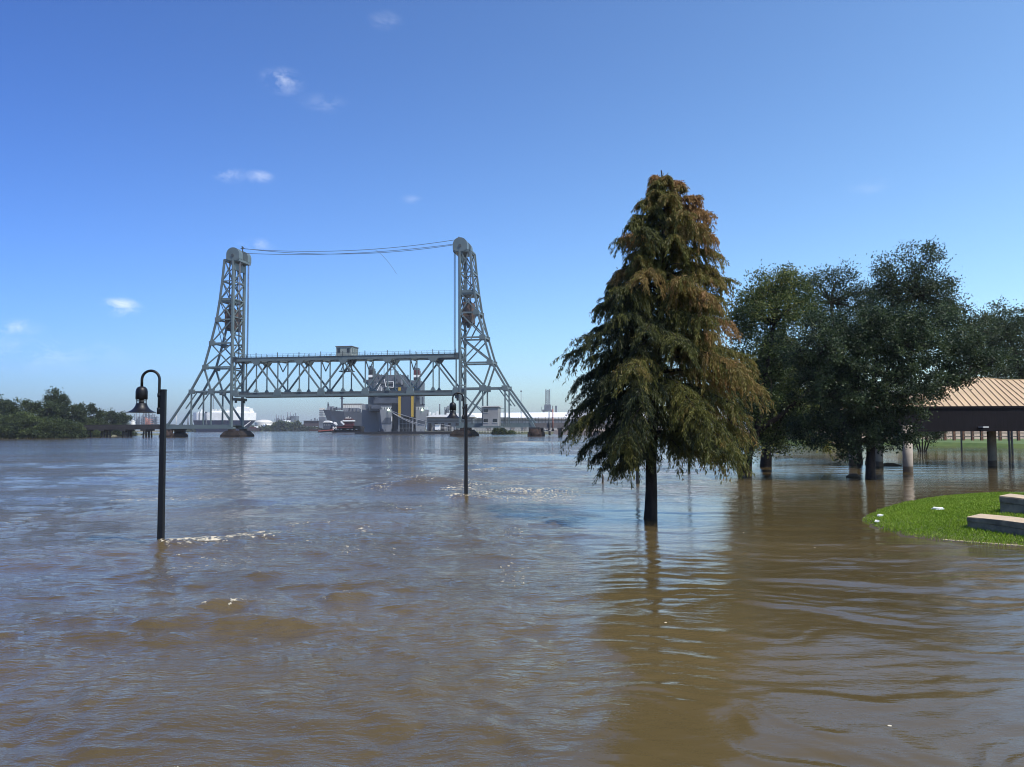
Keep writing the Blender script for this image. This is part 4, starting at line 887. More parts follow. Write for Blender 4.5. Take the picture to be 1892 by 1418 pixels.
# fence rails along the quay under the right approach
t = thing('quay_fence', at(930, 800, 345), 'thin pale rail fence on the quay under the right approach', 'fence'); b = MB()
for i in range(26): x = 878 + i * 5.2; slab(b, x, 793, x + .6, 800.5, 345, .2)
b.build('fence_posts', M['tank'], t); b = MB(); slab(b, 878, 794.2, 1010, 794.9, 344.8, .15); slab(b, 878, 797, 1010, 797.6, 344.8, .15); b.build('rail', M['tank'], t)
t = thing('buoy_post', at(1016, 803, 200), 'short dark pile post with a cap standing in the river by the trestle', 'post'); 
b = MB(); b.tube([at(1015.5, 804.5, 215), at(1015.5, 797, 215)], .28, 8); b.build('pile', M['trestle'], t); b = MB(); b.tube([at(1015.5, 797, 215), at(1015.5, 796, 215)], .36, 8); b.build('cap', M['tank'], t)

def shrub_mass(name, spots, m, n, size, label, cat, seed, kind='stuff'):
    """low far-off growth that reads as one mass: spots = (x, ytop, ybottom, half width px, depth)"""
    g = np.random.default_rng(seed); V = []; T = []
    for (x, yt, yb, wx, Y) in spots:
        p = at(x, yb, Y); h = (yb - yt) * scl(Y); w = wx * scl(Y); k = n
        u = g.normal(size=(k, 3)); u = unit(u) * (g.random((k, 1)) ** .4); u[:, 2] = np.abs(u[:, 2])
        P = np.array(p) + u * np.array([w, w * .7, h]); P[:, 2] -= .5
        V.append(leaves(P, g.normal(size=(k, 3)) + [0, 0, .5], size * g.uniform(.6, 1.3, k), size * .6, g)); T.append(.3 + .5 * g.random(k) + .2 * (g.random() - .5))
    o = quads(name, np.concatenate(V), M[m], np.concatenate(T)); return tag(o, label, cat, kind=kind)
shrub_mass('shrubbery', [(x, 789 + random.uniform(-2.5, 2), 797, 9, 1125 + random.uniform(-15, 15)) for x in range(335, 560, 8)], 'wood_leaf', 420, 4.5, 'low green scrub along the far shore beyond the tower', 'scrub', 4)
shrub_mass('shrubbery', [(x, 781 + random.uniform(-2.5, 2), 795, 7, 1110) for x in range(508, 552, 7)], 'wood_leaf', 500, 4.0, 'taller dark green scrub in front of the far power station', 'scrub', 5)
shrub_mass('shrubbery', [(x, 791 + random.uniform(-3, 1), 799, 6, 1100) for x in range(548, 592, 7)], 'dull_leaf', 300, 4.0, 'dry tan scrub on the far shore before the brown shed', 'scrub', 6)
for i, (x, yt, wx, lab) in enumerate(((917, 790, 9, 'dark green bush on the quay under the approach beside the hut'), (929, 790.5, 9, 'larger dark bush on the quay just beyond the hut'), (944, 796, 9, 'low bright bush on the quay edge'))):
    g = np.random.default_rng(60 + i); Y = 338; p = at(x, 803, Y); k = 1500; u = unit(g.normal(size=(k, 3))) * (g.random((k, 1)) ** .4); u[:, 2] = np.abs(u[:, 2])
    h = (803 - yt) * scl(Y); w = wx * scl(Y); P = np.array(p) + u * np.array([w, w * .8, h])
    t = thing('bush', p, lab, 'bush', 'bushes on the quay'); quads('foliage', leaves(P, g.normal(size=(k, 3)), .5, .3, g), M['wood_leaf'], g.random(k) * .6 + (.3 if i == 2 else 0), t)
    b = MB()
    for q in range(4): b.tube([p, p + Vector((g.normal() * w * .3, g.normal() * w * .3, h * .6))], [.09, .04], 5)
    b.build('stem', M['bark'], t)

# ------------------------------------------------------------------ trees
def cypress(name, base, Y, trunk, profile, nb, ntw, nnd, label, group, m, seed, tintf, zlow, needle=(.11, .032), trunk_r=.16, foot=(.19, -1.0), extra=()):
    """trunk = [(x, y)] in the photo; profile = [(y, left x, right x)] of the crown"""
    g = np.random.default_rng(seed); s = scl(Y); t = thing(name, base, label, 'tree', group)
    tp = [at(x, y, Y) for x, y in trunk]; tz = np.array([p.z for p in tp]); txx = np.array([p.x for p in tp]); ztop = tz[-1]
    pz = np.array([at(900, y, Y).z for (y, a, c) in profile]); pl = np.array([at(a, y, Y).x for (y, a, c) in profile]); pr = np.array([at(c, y, Y).x for (y, a, c) in profile])
    o = np.argsort(pz); pz, pl, pr = pz[o], pl[o], pr[o]
    b = MB(); zz = [base.z + foot[1]] + [base.z, base.z + .25 * s / .0147] + list(np.linspace(base.z + .8, ztop - .1, 14))
    fx = lambda z: float(np.interp(z, tz, txx))
    rad = lambda z: max(.018, trunk_r * (1 - max(0, z) / ztop) ** .8)
    pts = [Vector((fx(z) + .012 * math.sin(z * 3), Y + .012 * math.cos(z * 2.3), z)) for z in zz]
    b.tube(pts, [foot[0], foot[0], foot[0] * .93] + [rad(z) for z in zz[3:]], 14)
    NP, ND, TI = [], [], []
    nb0 = nb
    for i in range(nb + len(extra)):
        f = min(.99, (i % nb + g.random() * .8) / nb); zt = zlow + (ztop - .15 - zlow) * (f ** .92); az = i * 2.39996 + g.normal() * .25
        ca, sa = math.cos(az), math.sin(az)
        xl, xr = np.interp(zt, pz, pl), np.interp(zt, pz, pr); cx = fx(zt)
        rr = (xr - cx) * (1 + ca) / 2 + (cx - xl) * (1 - ca) / 2
        Lb = max(.12, rr * (g.uniform(.82, 1.04) if g.random() > .25 else g.uniform(.5, .85)))
        fh = (zt - zlow) / (ztop - zlow)
        rise = Lb * (.10 + .42 * fh); droop = Lb * (.26 + .28 * g.random() - .05 * fh)
        zb = zt - rise + droop * .7 + g.normal() * .05
        zb = min(zb, ztop - .1)
        if i >= nb0:
            ex = extra[i - nb0]; q_ = at(ex[0], ex[1], Y + ex[2]); cx = fx(q_.z + .5); vx, vy = q_.x - cx, ex[2]; Lb = math.hypot(vx, vy); ca, sa = vx / Lb, vy / Lb; fh = 0; rise = .12 * Lb; droop = .42 * Lb + .1; zb = q_.z - rise + droop + .22
        d = np.array([ca, sa, 0]); side = np.array([-sa, ca, 0]); bend = g.normal() * .12
        cur = lambda q: np.array([fx(zb), Y, zb]) + d * Lb * q + side * bend * Lb * q * q + np.array([0, 0, rise * q - droop * q * q])
        qs = np.linspace(0, 1, 7); b.tube([Vector(cur(q)) for q in qs], [max(.005, rad(zb) * .30 * (1 - q) + .006) for q in qs], 6, caps=False)
        if i < nb0 and .25 < fh < .97 and g.random() < .05: continue
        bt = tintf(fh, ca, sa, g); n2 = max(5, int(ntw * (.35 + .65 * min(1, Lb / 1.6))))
        for k in range(n2):
            q = .16 + .86 * ((k + g.random()) / n2) ** .85; q = min(q, 1); p0 = cur(q); sg = 1 if k % 2 else -1
            tl = min(.62, .12 + .34 * Lb * (1 - .55 * q)) * g.uniform(.6, 1.25)
            dd = d * g.uniform(.25, .8) + side * sg * g.uniform(.35, 1.0) + np.array([0, 0, g.uniform(-.3, .35)]); dd /= np.linalg.norm(dd)
            hang = tl * g.uniform(.5, 1.5)
            n3 = max(6, int(nnd * (.5 + tl)))
            u = np.sort(g.random(n3)); pp = p0 + dd * tl * u[:, None]; pp[:, 2] -= hang * u ** 1.8
            dr = dd * .35 + g.normal(size=(n3, 3)) * .38; dr[:, 2] -= .65 + .6 * u
            pp += g.normal(size=(n3, 3)) * .018
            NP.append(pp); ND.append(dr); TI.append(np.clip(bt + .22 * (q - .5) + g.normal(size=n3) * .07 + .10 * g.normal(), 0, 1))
            if k % 3 == 0: b.tube([Vector(p0), Vector(p0 + dd * tl * .5 - np.array([0, 0, hang * .25])), Vector(p0 + dd * tl * .95 - np.array([0, 0, hang * .85]))], [.007, .005, .003], 4, caps=False)
    b.build('trunk', M['bark'], t)
    P = np.concatenate(NP); D = np.concatenate(ND); n = len(P)
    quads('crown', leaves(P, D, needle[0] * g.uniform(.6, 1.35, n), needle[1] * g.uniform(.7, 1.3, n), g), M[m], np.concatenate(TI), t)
    print(name, n)
    return t
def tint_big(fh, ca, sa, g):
    v = .24 + .18 * ca + .55 * max(0, fh - .35) + g.normal() * .10  # rust grows with height; sunlit right side painted lighter into the needles
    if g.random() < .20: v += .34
    if ca < -.2 and fh < .6: v -= .10  # shade of the lower left side put into the needle colour
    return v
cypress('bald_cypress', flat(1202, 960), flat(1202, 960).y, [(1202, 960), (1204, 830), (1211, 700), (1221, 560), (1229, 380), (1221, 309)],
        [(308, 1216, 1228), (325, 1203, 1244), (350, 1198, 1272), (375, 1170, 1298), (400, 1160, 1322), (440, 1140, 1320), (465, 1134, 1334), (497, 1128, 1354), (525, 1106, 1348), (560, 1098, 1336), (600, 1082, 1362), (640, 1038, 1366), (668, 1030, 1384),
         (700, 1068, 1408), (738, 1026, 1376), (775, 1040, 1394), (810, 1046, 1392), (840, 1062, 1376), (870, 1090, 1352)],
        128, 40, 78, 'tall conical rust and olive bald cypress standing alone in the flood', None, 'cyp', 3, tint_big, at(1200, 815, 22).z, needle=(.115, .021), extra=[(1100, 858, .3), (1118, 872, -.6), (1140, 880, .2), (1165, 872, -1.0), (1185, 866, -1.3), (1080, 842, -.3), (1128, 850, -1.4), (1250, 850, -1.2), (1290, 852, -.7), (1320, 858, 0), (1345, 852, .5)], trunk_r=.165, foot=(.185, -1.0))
T3 = flat(1415, 862)
cypress('green_cypress', T3, T3.y, [(1415, 862), (1418, 780), (1428, 700), (1438, 600)],
        [(590, 1430, 1446), (640, 1405, 1480), (700, 1390, 1505), (750, 1385, 1530), (800, 1385, 1530), (835, 1395, 1515)],
        80, 24, 40, 'smaller green drooping cypress with one straight trunk behind the forked tree', None, 'cyp2', 8, lambda fh, ca, sa, g: .35 + .25 * ca + g.normal() * .12, at(1415, 815, T3.y).z, needle=(.2, .04), trunk_r=.3, foot=(.36, -1.0))  # needles tinted lighter on the right, as the sunlit side

def broadleaf(name, base, Y, stems, lobes, n_leaf, leaf, label, m, seed, group=None, r0=.3, tint=.4, tvar=.25, clump=.42, per=42, dz=1.0, sub=3):
    """stems = list of pixel polylines; lobes = (x, y, rx, ry, depth offset[, tint shift])"""
    g = np.random.default_rng(seed); s = scl(Y); t = thing(name, base, label, 'tree', group); b = MB(); tips = []
    for st in stems:
        pts = [at(x, y, Y) for (x, y) in st[0]]; rs = [r0 * st[1] * (1 - .62 * i / max(1, len(pts) - 1)) for i in range(len(pts))]
        if st[2]: pts = [pts[0] - Vector((0, 0, 1.0))] + pts; rs = [rs[0]] + rs
        b.tube(pts, rs, 12); tips += pts[-2:]
    lobes = list(lobes); nbase = len(lobes)
    for l in lobes[:] if sub else ():              # boughs that break the outline
        for k in range(sub):
            a = g.random() * 6.28; f = g.uniform(.26, .40); e = l[2] * l[3]
            lobes.append((l[0] + l[2] * 1.0 * math.cos(a), l[1] + l[3] * 1.0 * math.sin(a), l[2] * f, l[3] * f * 1.1, l[4] + g.normal() * .8) + ((l[5],) if len(l) > 5 else ()))
    area = sum(l[2] * l[3] for l in lobes); P, D, TI = [], [], []
    for li, l in enumerate(lobes):
        x, y, rx, ry, dy = l[:5]; sh = l[5] if len(l) > 5 else 0
        c = at(x, y, Y + dy); s2 = scl(Y + dy); R3 = np.array([rx * s2, (rx + ry) * .5 * s2 * dz, ry * s2])
        tip = min(tips, key=lambda q: (q - c).length); mid = (tip + c) / 2 + Vector((g.normal() * .2, g.normal() * .2, .25)); kk = 1.0 if li < nbase else .22; b.tube([tip, mid, c], [r0 * .26 * kk, r0 * .17 * kk, r0 * .06 * kk], 7, caps=False)
        nc = max(4, int(n_leaf * l[2] * l[3] / area / per))
        u = unit(g.normal(size=(nc, 3))) * (g.random((nc, 1)) ** .42); u *= 1 + .16 * g.normal(size=(nc, 1)) * (np.linalg.norm(u, axis=1, keepdims=True) > .7)
        C = np.array(c) + u * R3
        for k in range(0, nc, 2):
            q = Vector(C[k]); b.tube([c, (c + q) / 2 + Vector((g.normal() * .12, g.normal() * .12, .1)), q], [r0 * .05 * kk, r0 * .03 * kk, .006], 4, caps=False)
        ct = g.normal(size=nc) * tvar * .7
        for k in range(nc):
            r_ = clump * g.uniform(.55, 1.25); v = g.normal(size=(per, 3)) * r_ * np.array([.55, .55, .42])
            P.append(C[k] + v); D.append(unit(v + 1e-6) * .5 + g.normal(size=(per, 3)) * .7 + u[k] * .3 + np.array([0, 0, .15])); TI.append(tint + sh + ct[k] + g.normal(size=per) * tvar * .5)
    b.build('trunk', M['bark'], t); P = np.concatenate(P); D = np.concatenate(D); n = len(P)
    quads('crown', leaves(P, D, leaf * g.uniform(.6, 1.4, n), leaf * .5 * g.uniform(.7, 1.3, n), g), M[m], np.concatenate(TI), t)
    print(name, n)
    return t
bO = flat(1608, 886)
broadleaf('live_oak', bO, bO.y, [([(1608, 886), (1609, 840), (1606, 780), (1612, 720), (1620, 660)], 1.0, True), ([(1609, 800), (1590, 740), (1550, 690), (1510, 660)], .55, False), ([(1610, 770), (1650, 735), (1720, 718), (1790, 696), (1835, 672)], .5, False), ([(1612, 730), (1660, 680), (1700, 640)], .45, False)],
          [(1600, 650, 95, 72, 0), (1530, 640, 62, 52, -1), (1505, 690, 55, 42, 0), (1680, 645, 78, 60, -1), (1745, 650, 58, 48, 0), (1790, 672, 50, 34, .5), (1650, 705, 75, 48, -1.2), (1585, 725, 70, 45, -1), (1545, 750, 55, 42, .5), (1600, 780, 48, 40, -.5), (1640, 765, 48, 34, 0), (1690, 745, 42, 28, -.5),
           (1578, 822, 24, 28, -.3), (1600, 818, 36, 22, -.2), (1550, 802, 40, 28, .6), (1505, 795, 40, 32, .8), (1640, 806, 36, 20, .5), (1530, 700, 50, 45, .6), (1740, 700, 45, 24, -.4), (1835, 668, 42, 24, .5), (1620, 600, 70, 40, .5), (1720, 605, 55, 34, .8), (1480, 650, 40, 40, 1), (1660, 800, 30, 20, .2)],
          80000, .135, 'broad dark live oak spreading over the corner of the tan roofed pavilion', 'oak', 21, r0=.23, tint=.42, tvar=.34, clump=.30, per=60)
bF = flat(1376, 874)
broadleaf('forked_tree', bF, bF.y, [([(1371, 874), (1366, 850), (1352, 815), (1345, 760), (1352, 690)], .62, True), ([(1381, 874), (1383, 842), (1396, 810), (1405, 760), (1415, 690), (1430, 600)], .7, True), ([(1396, 800), (1440, 770), (1480, 735), (1520, 700)], .5, False)],
          [(1420, 540, 40, 34, 0, .28), (1445, 525, 34, 26, .5, .30), (1395, 585, 42, 38, .6, .15), (1450, 580, 48, 40, -.5, .12), (1395, 560, 26, 34, 0, .25), (1362, 585, 22, 34, 1, .05), (1410, 640, 52, 46, 0), (1390, 700, 50, 50, .3, -.05), (1370, 755, 40, 45, .3, -.1), (1440, 690, 50, 50, .5, -.05), (1480, 560, 36, 34, .4, .1), (1470, 525, 30, 24, .6, .15), (1345, 700, 30, 40, .8, 0), (1395, 800, 34, 26, .8, 0), (1465, 795, 36, 28, 1, 0), (1430, 815, 28, 18, .6, 0), (1460, 730, 46, 44, .8, -.05), (1365, 825, 22, 26, -.4, -.1), (1430, 760, 40, 34, 1, -.1)],
          60000, .13, 'forked dark tree with thin yellowish crown between the cypress and the oak', 'elm', 22, r0=.34, tint=.32, clump=.45)
b5 = flat(1606, 858)
broadleaf('tall_oak', b5, b5.y, [([(1604, 858), (1620, 760), (1650, 650), (1690, 540)], .5, True)],
          [(1690, 500, 42, 36, 0), (1700, 540, 55, 34, .5), (1655, 545, 40, 30, 0), (1735, 545, 30, 26, -.5), (1680, 585, 75, 38, 0), (1635, 495, 18, 16, 0), (1745, 580, 40, 34, 0), (1640, 610, 70, 45, 1), (1720, 475, 18, 16, .3), (1765, 620, 40, 40, 1), (1795, 612, 38, 28, .5), (1650, 520, 26, 22, .4)],
          36000, .15, 'dark oak with the highest crown of the group rising behind the live oak', 'oak', 23, r0=.4, tint=.42, clump=.5)
b6 = flat(1588, 853)
broadleaf('park_oak', b6, b6.y, [([(1588, 853), (1578, 740), (1545, 620), (1535, 560)], .6, True)],
          [(1515, 525, 36, 28, 0), (1550, 515, 26, 20, 0), (1560, 555, 46, 34, 0), (1500, 570, 40, 36, 0), (1600, 540, 34, 28, 0), (1590, 580, 60, 40, .5), (1520, 620, 60, 50, 1), (1585, 640, 60, 50, 1), (1490, 520, 14, 14, 0), (1540, 720, 70, 60, 2, -.1), (1510, 780, 40, 40, 3, -.1)],
          36000, .15, 'dark rounded oak crown filling between the forked tree and the highest oak', 'oak', 24, r0=.4, tint=.45, clump=.5)
b7 = flat(1908, 834)
broadleaf('roadside_oak', b7, b7.y, [([(1908, 834), (1900, 760), (1885, 680), (1865, 620)], .8, True)],
          [(1845, 580, 26, 22, 0), (1870, 605, 40, 28, 0), (1835, 620, 40, 30, 0), (1895, 610, 36, 34, 0), (1860, 650, 58, 34, 0), (1812, 640, 36, 28, 0), (1885, 690, 48, 26, 0), (1850, 690, 50, 24, 0), (1920, 660, 40, 50, 0), (1815, 605, 30, 24, 0)],
          26000, .22, 'hazier oak standing behind the pavilion roof at the edge of view', 'oak', 25, r0=.5, tint=.6, clump=.6)
b8 = flat(1706, 834)
t8 = broadleaf('crape_myrtle', b8, b8.y, [([(1702 + k, 836), (1700 + 2.2 * k, 815), (1698 + 4 * k, 790)], .5, True) for k in (-4, -1, 2, 5, 8)],
          [(1690, 795, 26, 14, 0), (1712, 790, 28, 14, 0), (1730, 800, 16, 14, 0), (1680, 815, 14, 10, 0)], 9000, .16, 'many stemmed small tree in the water under the pavilion eave', 'oak', 26, r0=.16, tint=.5)
# park trees beyond the lawn, made taller to darken the reflection on the water
for i, (x, yb, yt, wd, Y, m, lab) in enumerate((
        (1546, 815, 715, 56, 128, 'dull_leaf', 'dark trunked park tree seen in the gap left of the live oak trunk'), (1500, 814, 718, 60, 150, 'dull_leaf', 'dull park tree behind the green cypress'),
        (1740, 812, 712, 60, 150, 'dull_leaf', 'greyish park tree behind the hip of the pavilion roof'), (1815, 810, 708, 62, 140, 'dull_leaf', 'park tree with stout trunk on the lawn behind the pavilion fascia'),
        (1845, 808, 700, 70, 170, 'dull_leaf', 'pale grey park tree behind the pavilion ridge'), (1905, 809, 695, 70, 160, 'dull_leaf', 'pale park tree at the edge of view over the ridge'),
        (1450, 813, 716, 60, 170, 'dull_leaf', 'dull park tree deep behind the forked tree'), (1660, 811, 705, 66, 165, 'dull_leaf', 'dull park tree hidden behind the live oak'))):
    bb = at(x, yb, Y); bb.z = .45
    broadleaf('park_tree', bb, Y, [([(x, yb + 2), (x + 2, (yb * .6 + yt * .4)), (x, (yb + yt) / 2 - 10)], 1.0, False)],
              [(x - wd * .35, yt + 34, wd * .5, 20, 0), (x + wd * .35, yt + 32, wd * .5, 20, 2), (x, yt + 18, wd * .55, 18, 0), (x, yt + 44, wd * .8, 16, 1), (x, yt + 66, wd * .7, 16, 1), (x - wd * .3, yt + 60, wd * .5, 18, 3)], 5200, .45, lab, m, 40 + i, 'trees behind the park lawn', r0=.55, tint=.5, clump=1.0, per=30)
# wooded bank at the left
wood = [  # x, top y, half width, depth, tint, spreading top?
    (-55, 728, 34, 268, .35), (-25, 716, 30, 275, .25), (0, 733, 26, 268, .2), (22, 740, 24, 262, .35), (45, 738, 24, 272, .45), (68, 743, 26, 266, .3), (100, 723, 26, 276, .2), (122, 734, 20, 280, .25), (88, 745, 24, 262, .4),
    (140, 750, 20, 282, .2), (150, 748, 14, 300, .25), (168, 750, 12, 318, .2), (183, 758, 16, 320, .3), (207, 761, 17, 335, .15), (230, 765, 14, 345, .2), (218, 768, 14, 350, .4)]
shore = [(-40, 768, 30, 255, .6), (-8, 766, 24, 254, .55), (18, 770, 20, 253, .5), (40, 764, 22, 254, .7), (62, 768, 20, 254, .75), (86, 773, 20, 257, .6), (104, 776, 18, 259, .5), (124, 779, 18, 262, .45), (140, 786, 14, 266, .5), (182, 790, 12, 305, .7), (165, 776, 18, 300, .6), (214, 786, 13, 335, .5), (236, 789, 12, 345, .45)]
def wood_tree(x, yt, wd, Y, tn, name, label, group, i, n, leaf):
    yb = (CAM_H - .4) / Y * F_PX + (792 - (x - 946) * math.tan(ROLL) * -1 * -1); yb = 795.6 + (CAM_H - .4) / Y * F_PX
    bb = at(x, yb, Y); bb.z = .3; g = np.random.default_rng(200 + i); h = yb - yt; lobes = []
    for k in range(12):
        f = g.uniform(.0, .95); lobes.append((x + wd * g.uniform(-.75, .75) * (1.05 - .55 * f), yb - h * (.12 + .80 * f), wd * g.uniform(.25, .5), h * g.uniform(.07, .15), g.uniform(-3, 3), g.normal() * .08))
    lobes += [(x + wd * q, yb - h * .06, wd * .5, h * .08, 0) for q in (-.6, 0, .6)]
    lobes += [(x + g.uniform(-3, 3), yt + h * .07, wd * .3, h * .07, 0), (x + g.uniform(-3, 3), yt + h * .2, wd * .48, h * .09, 0)]
    return broadleaf(name, bb, Y, [([(x, yb), (x + g.uniform(-2, 2), yb - h * .45), (x + g.uniform(-2, 2), yb - h * .8)], 1.0, True)], lobes, n, leaf, label, 'wood_leaf', 300 + i, group, r0=.32, tint=tn, clump=1.0, per=36, sub=1)
WL = ['tall dark tree in the dense wood on the far bank by the trestle'] * 16
WL[6] = 'highest tree of the far bank wood, its spreading top standing clear'; WL[1] = 'tallest dark tree of the far bank wood at the edge of view'; WL[11] = 'slim pointed tree topping the wood just behind the trestle end'; WL[13] = 'round topped tree of the wood behind the middle of the trestle'; WL[14] = 'last round tree of the wood next to the refinery'
for i, w in enumerate(wood): wood_tree(*w, 'bank_tree', WL[i], 'trees of the riverside wood', i, 3400, .62)
SL = ['light green waterside bush tree fringing the wood on the far bank'] * 13
SL[9] = 'bright green bush growing between the trestle piles'; SL[12] = 'low shore bush nearest the refinery behind the trestle'
for i, w in enumerate(shore): wood_tree(*w, 'bank_shrub', SL[i], 'bushes along the wooded bank', 30 + i, 2600, .55)
# scrub behind the park fence
shrub_mass('undergrowth', [(x, 797 + random.uniform(-9, 0), 809, 26, 185 + random.uniform(-8, 25)) for x in range(1440, 1920, 15)], 'dull_leaf', 500, .7, 'dry grey brown scrub along the back of the park', 'scrub', 77)

# ------------------------------------------------------------------ park lamps
def make_lamp(label):
    t = thing('street_lamp', (0, 0, 0), label, 'street lamp', 'gooseneck lamps standing in the flood')
    b = MB(); b.bar((0, 0, -1.2), (0, 0, 3.29), .128, .128, up=(0, 1, 0), w2=.098); b.bar((0, 0, 3.29), (0, 0, 3.315), .108, .108, up=(0, 1, 0)); b.build('post', M['lamp'], t, bevel=.006)
    br = MB(); br.box((-.075, 0, 3.2), (.05, .07, .07)); br.box((-.075, 0, 2.84), (.05, .08, .12)); br.tube([(-.095, 0, 2.78), (-.095, 0, 2.92)], .042, 12); br.tube([(-.095, 0, 3.15), (-.095, 0, 3.23)], .04, 12); br.build('bracket', M['lamp'], t)
    R_ = .19; pts = [(-.095, 0, 2.82), (-.095, 0, 3.1), (-.095, 0, 3.52)] + [(-.095 - R_ + R_ * math.cos(a), 0, 3.53 + R_ * math.sin(a)) for a in np.linspace(.12, math.pi - .12, 15)] + [(-.095 - 2 * R_, 0, 3.52), (-.095 - 2 * R_, 0, 3.36)]
    MB().tube(pts, .029, 12).build('gooseneck_arm', M['lamp'], t)
    cx = -.095 - 2 * R_; f = MB()
    f.lathe([(.012, 3.385), (.045, 3.38), (.085, 3.36), (.112, 3.32), (.122, 3.27), (.122, 3.105), (.112, 3.098), (.01, 3.098)], (cx, 0, 0), 28); h = f.build('lamp_head', M['lamp'], t)
    b = MB()
    for k in range(8):
        a = k * math.pi / 4; b.tube([(cx + .1 * math.cos(a), .1 * math.sin(a), 3.10), (cx + .1 * math.cos(a), .1 * math.sin(a), 3.0)], .0085, 6)
    for z in (3.075, 3.045, 3.015): b.lathe([(.085, z - .004), (.108, z - .004), (.108, z + .004), (.085, z + .004)], (cx, 0, 0), 24)
    b.lathe([(.03, 3.1), (.055, 3.06), (.055, 3.0), (.03, 2.98)], (cx, 0, 0), 16); b.build('louvre_cage', M['lampin'], h)
    b = MB(); pf = [(.108, 3.012), (.116, 2.985), (.13, 2.95), (.155, 2.91), (.19, 2.875), (.24, 2.845), (.285, 2.828), (.30, 2.822)]
    b.lathe(pf + [(.298, 2.816)] + [(r - .006, z - .006) for (r, z) in reversed(pf)], (cx, 0, 0), 36); b.build('bell_shade', M['lamp'], h)
    return t
L0 = make_lamp('nearest black gooseneck street lamp, its bell shade in front of the wooded bank trestle')
LL = [(297, 1006, 0, None), (861, 919, 14, 'black gooseneck street lamp standing in front of the right lift tower'), (1178, 894, 8, 'black lamp post half hidden under the low cypress branches, nearer the trunk'),
      (1273, 869, 10, 'black lamp post under the cypress crown, between its trunk and the forked tree'), (1777, 834, 10, 'thin dark lamp post under the pavilion between its columns'), (1866, 846, 15, 'thin dark lamp post under the pavilion, in front of its twin'), (1871, 842, 15, 'thin dark lamp post under the pavilion, just behind its twin')]
for i, (x, y, rz, lab) in enumerate(LL):
    o = L0 if i == 0 else copy_tree(L0)
    if lab: o['label'] = lab
    o.location = flat(x, y); o.rotation_euler = (0, 0, R(rz))
    if i == 1: o.scale = (1.0, 1.0, 1.0)

# ------------------------------------------------------------------ pavilion
def pavilion():
    t = thing('pavilion', (30, 50, 0), 'open park pavilion with tan metal hip roof and deep dark fascia', 'pavilion')
    A = at(1657, 752, 46.2); ze = A.z; x0 = A.x; y0 = 46.2; x1 = 47.0; yb = 55.2
    P = at(1806, 697, 48.9); Q = at(1850, 702, 49.2); zr = Q.z
    def top(x):
        if x <= P.x: f = (x - x0) / (P.x - x0); return (y0 + (P.y - y0) * f, ze + (P.z - ze) * f)
        if x <= Q.x: f = (x - P.x) / (Q.x - P.x); return (P.y + (Q.y - P.y) * f, P.z + (Q.z - P.z) * f)
        if x <= 42: return (Q.y, zr)
        f = (x - 42) / (x1 - 42); return (Q.y + (y0 - Q.y) * f, zr + (ze - zr) * f)
    b = MB(); xs = sorted(list(np.arange(x0, x1, .385)) + [P.x, Q.x, 42.0, x1]); pts = [(Vector((x, y0, ze)), Vector((x, *top(x)))) for x in xs]
    vs = []; fs = []
    for p, q in pts: vs += [p, q]
    fs = [(2 * i, 2 * i + 2, 2 * i + 3, 2 * i + 1) for i in range(len(pts) - 1)]
    n = len(vs); vs += [Vector((x0, yb, ze)), Vector((x1, yb, ze))]
    rid = [2 * i + 1 for i, x in enumerate(xs) if P.x - 1e-4 <= x <= 42 + 1e-4]
    fs += [(0, rid[0], n), (n - 2, n + 1, rid[-1]), tuple([n] + rid + [n + 1])]
    b.add(vs, fs); r = b.build('roof', M['roof'], t)
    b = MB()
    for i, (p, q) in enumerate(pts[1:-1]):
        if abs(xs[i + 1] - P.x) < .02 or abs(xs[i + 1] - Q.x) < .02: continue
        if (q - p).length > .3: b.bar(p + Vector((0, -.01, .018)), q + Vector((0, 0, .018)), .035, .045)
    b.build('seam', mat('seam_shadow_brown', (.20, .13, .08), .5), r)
    b = MB(); b.bar(Vector((x0, y0, ze + .02)), P + Vector((0, 0, .02)), .14, .06); b.bar(P, Q, .14, .06); b.bar(Q, Vector((42, Q.y, zr)), .14, .06); b.bar(Vector((x0, yb, ze + .02)), P + Vector((0, 0, .02)), .14, .06); b.build('ridge_cap', M['roof'], r)
    zf = at(1750, 797, 46.3).z; h = ze - zf; b = MB(); zc = zf + h / 2 - .02
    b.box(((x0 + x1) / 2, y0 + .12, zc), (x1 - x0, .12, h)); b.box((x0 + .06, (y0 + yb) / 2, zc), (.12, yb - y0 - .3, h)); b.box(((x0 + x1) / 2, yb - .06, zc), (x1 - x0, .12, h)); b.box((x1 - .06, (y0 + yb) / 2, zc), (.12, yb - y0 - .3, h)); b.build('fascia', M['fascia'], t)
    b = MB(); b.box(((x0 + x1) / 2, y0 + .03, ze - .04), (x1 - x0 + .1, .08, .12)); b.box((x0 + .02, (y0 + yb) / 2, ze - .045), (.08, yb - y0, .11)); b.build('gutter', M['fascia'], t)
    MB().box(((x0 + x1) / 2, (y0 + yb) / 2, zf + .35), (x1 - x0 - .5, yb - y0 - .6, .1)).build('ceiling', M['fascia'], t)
    for (px, py, Y) in ((1678, 873, None), (1624, 862, None), (1576, 858, None), (1834, 861, None)):
        p = flat(px, py); MB().tube([p + Vector((0, 0, -1.2)), p + Vector((0, 0, zf + .33))], .255, 28).build('column', M['conc'], t)
    for (x, y) in ((32.6, 47.1), (42.3, 47.1), (42.3, 53)): MB().tube([(x, y, -1.2), (x, y, zf + .33)], .255, 28).build('column', M['conc'], t)
    p = at(1817, 789.5, 46.0); b = MB(); b.box(p, (.32, .5, .07)); b.build('ceiling_light', M['offwhite'], t)
    MB().box(((x0 + x1) / 2, (y0 + yb) / 2, -1.3), (x1 - x0, yb - y0, .3)).build('floor_slab', M['conc'], t)
pavilion()
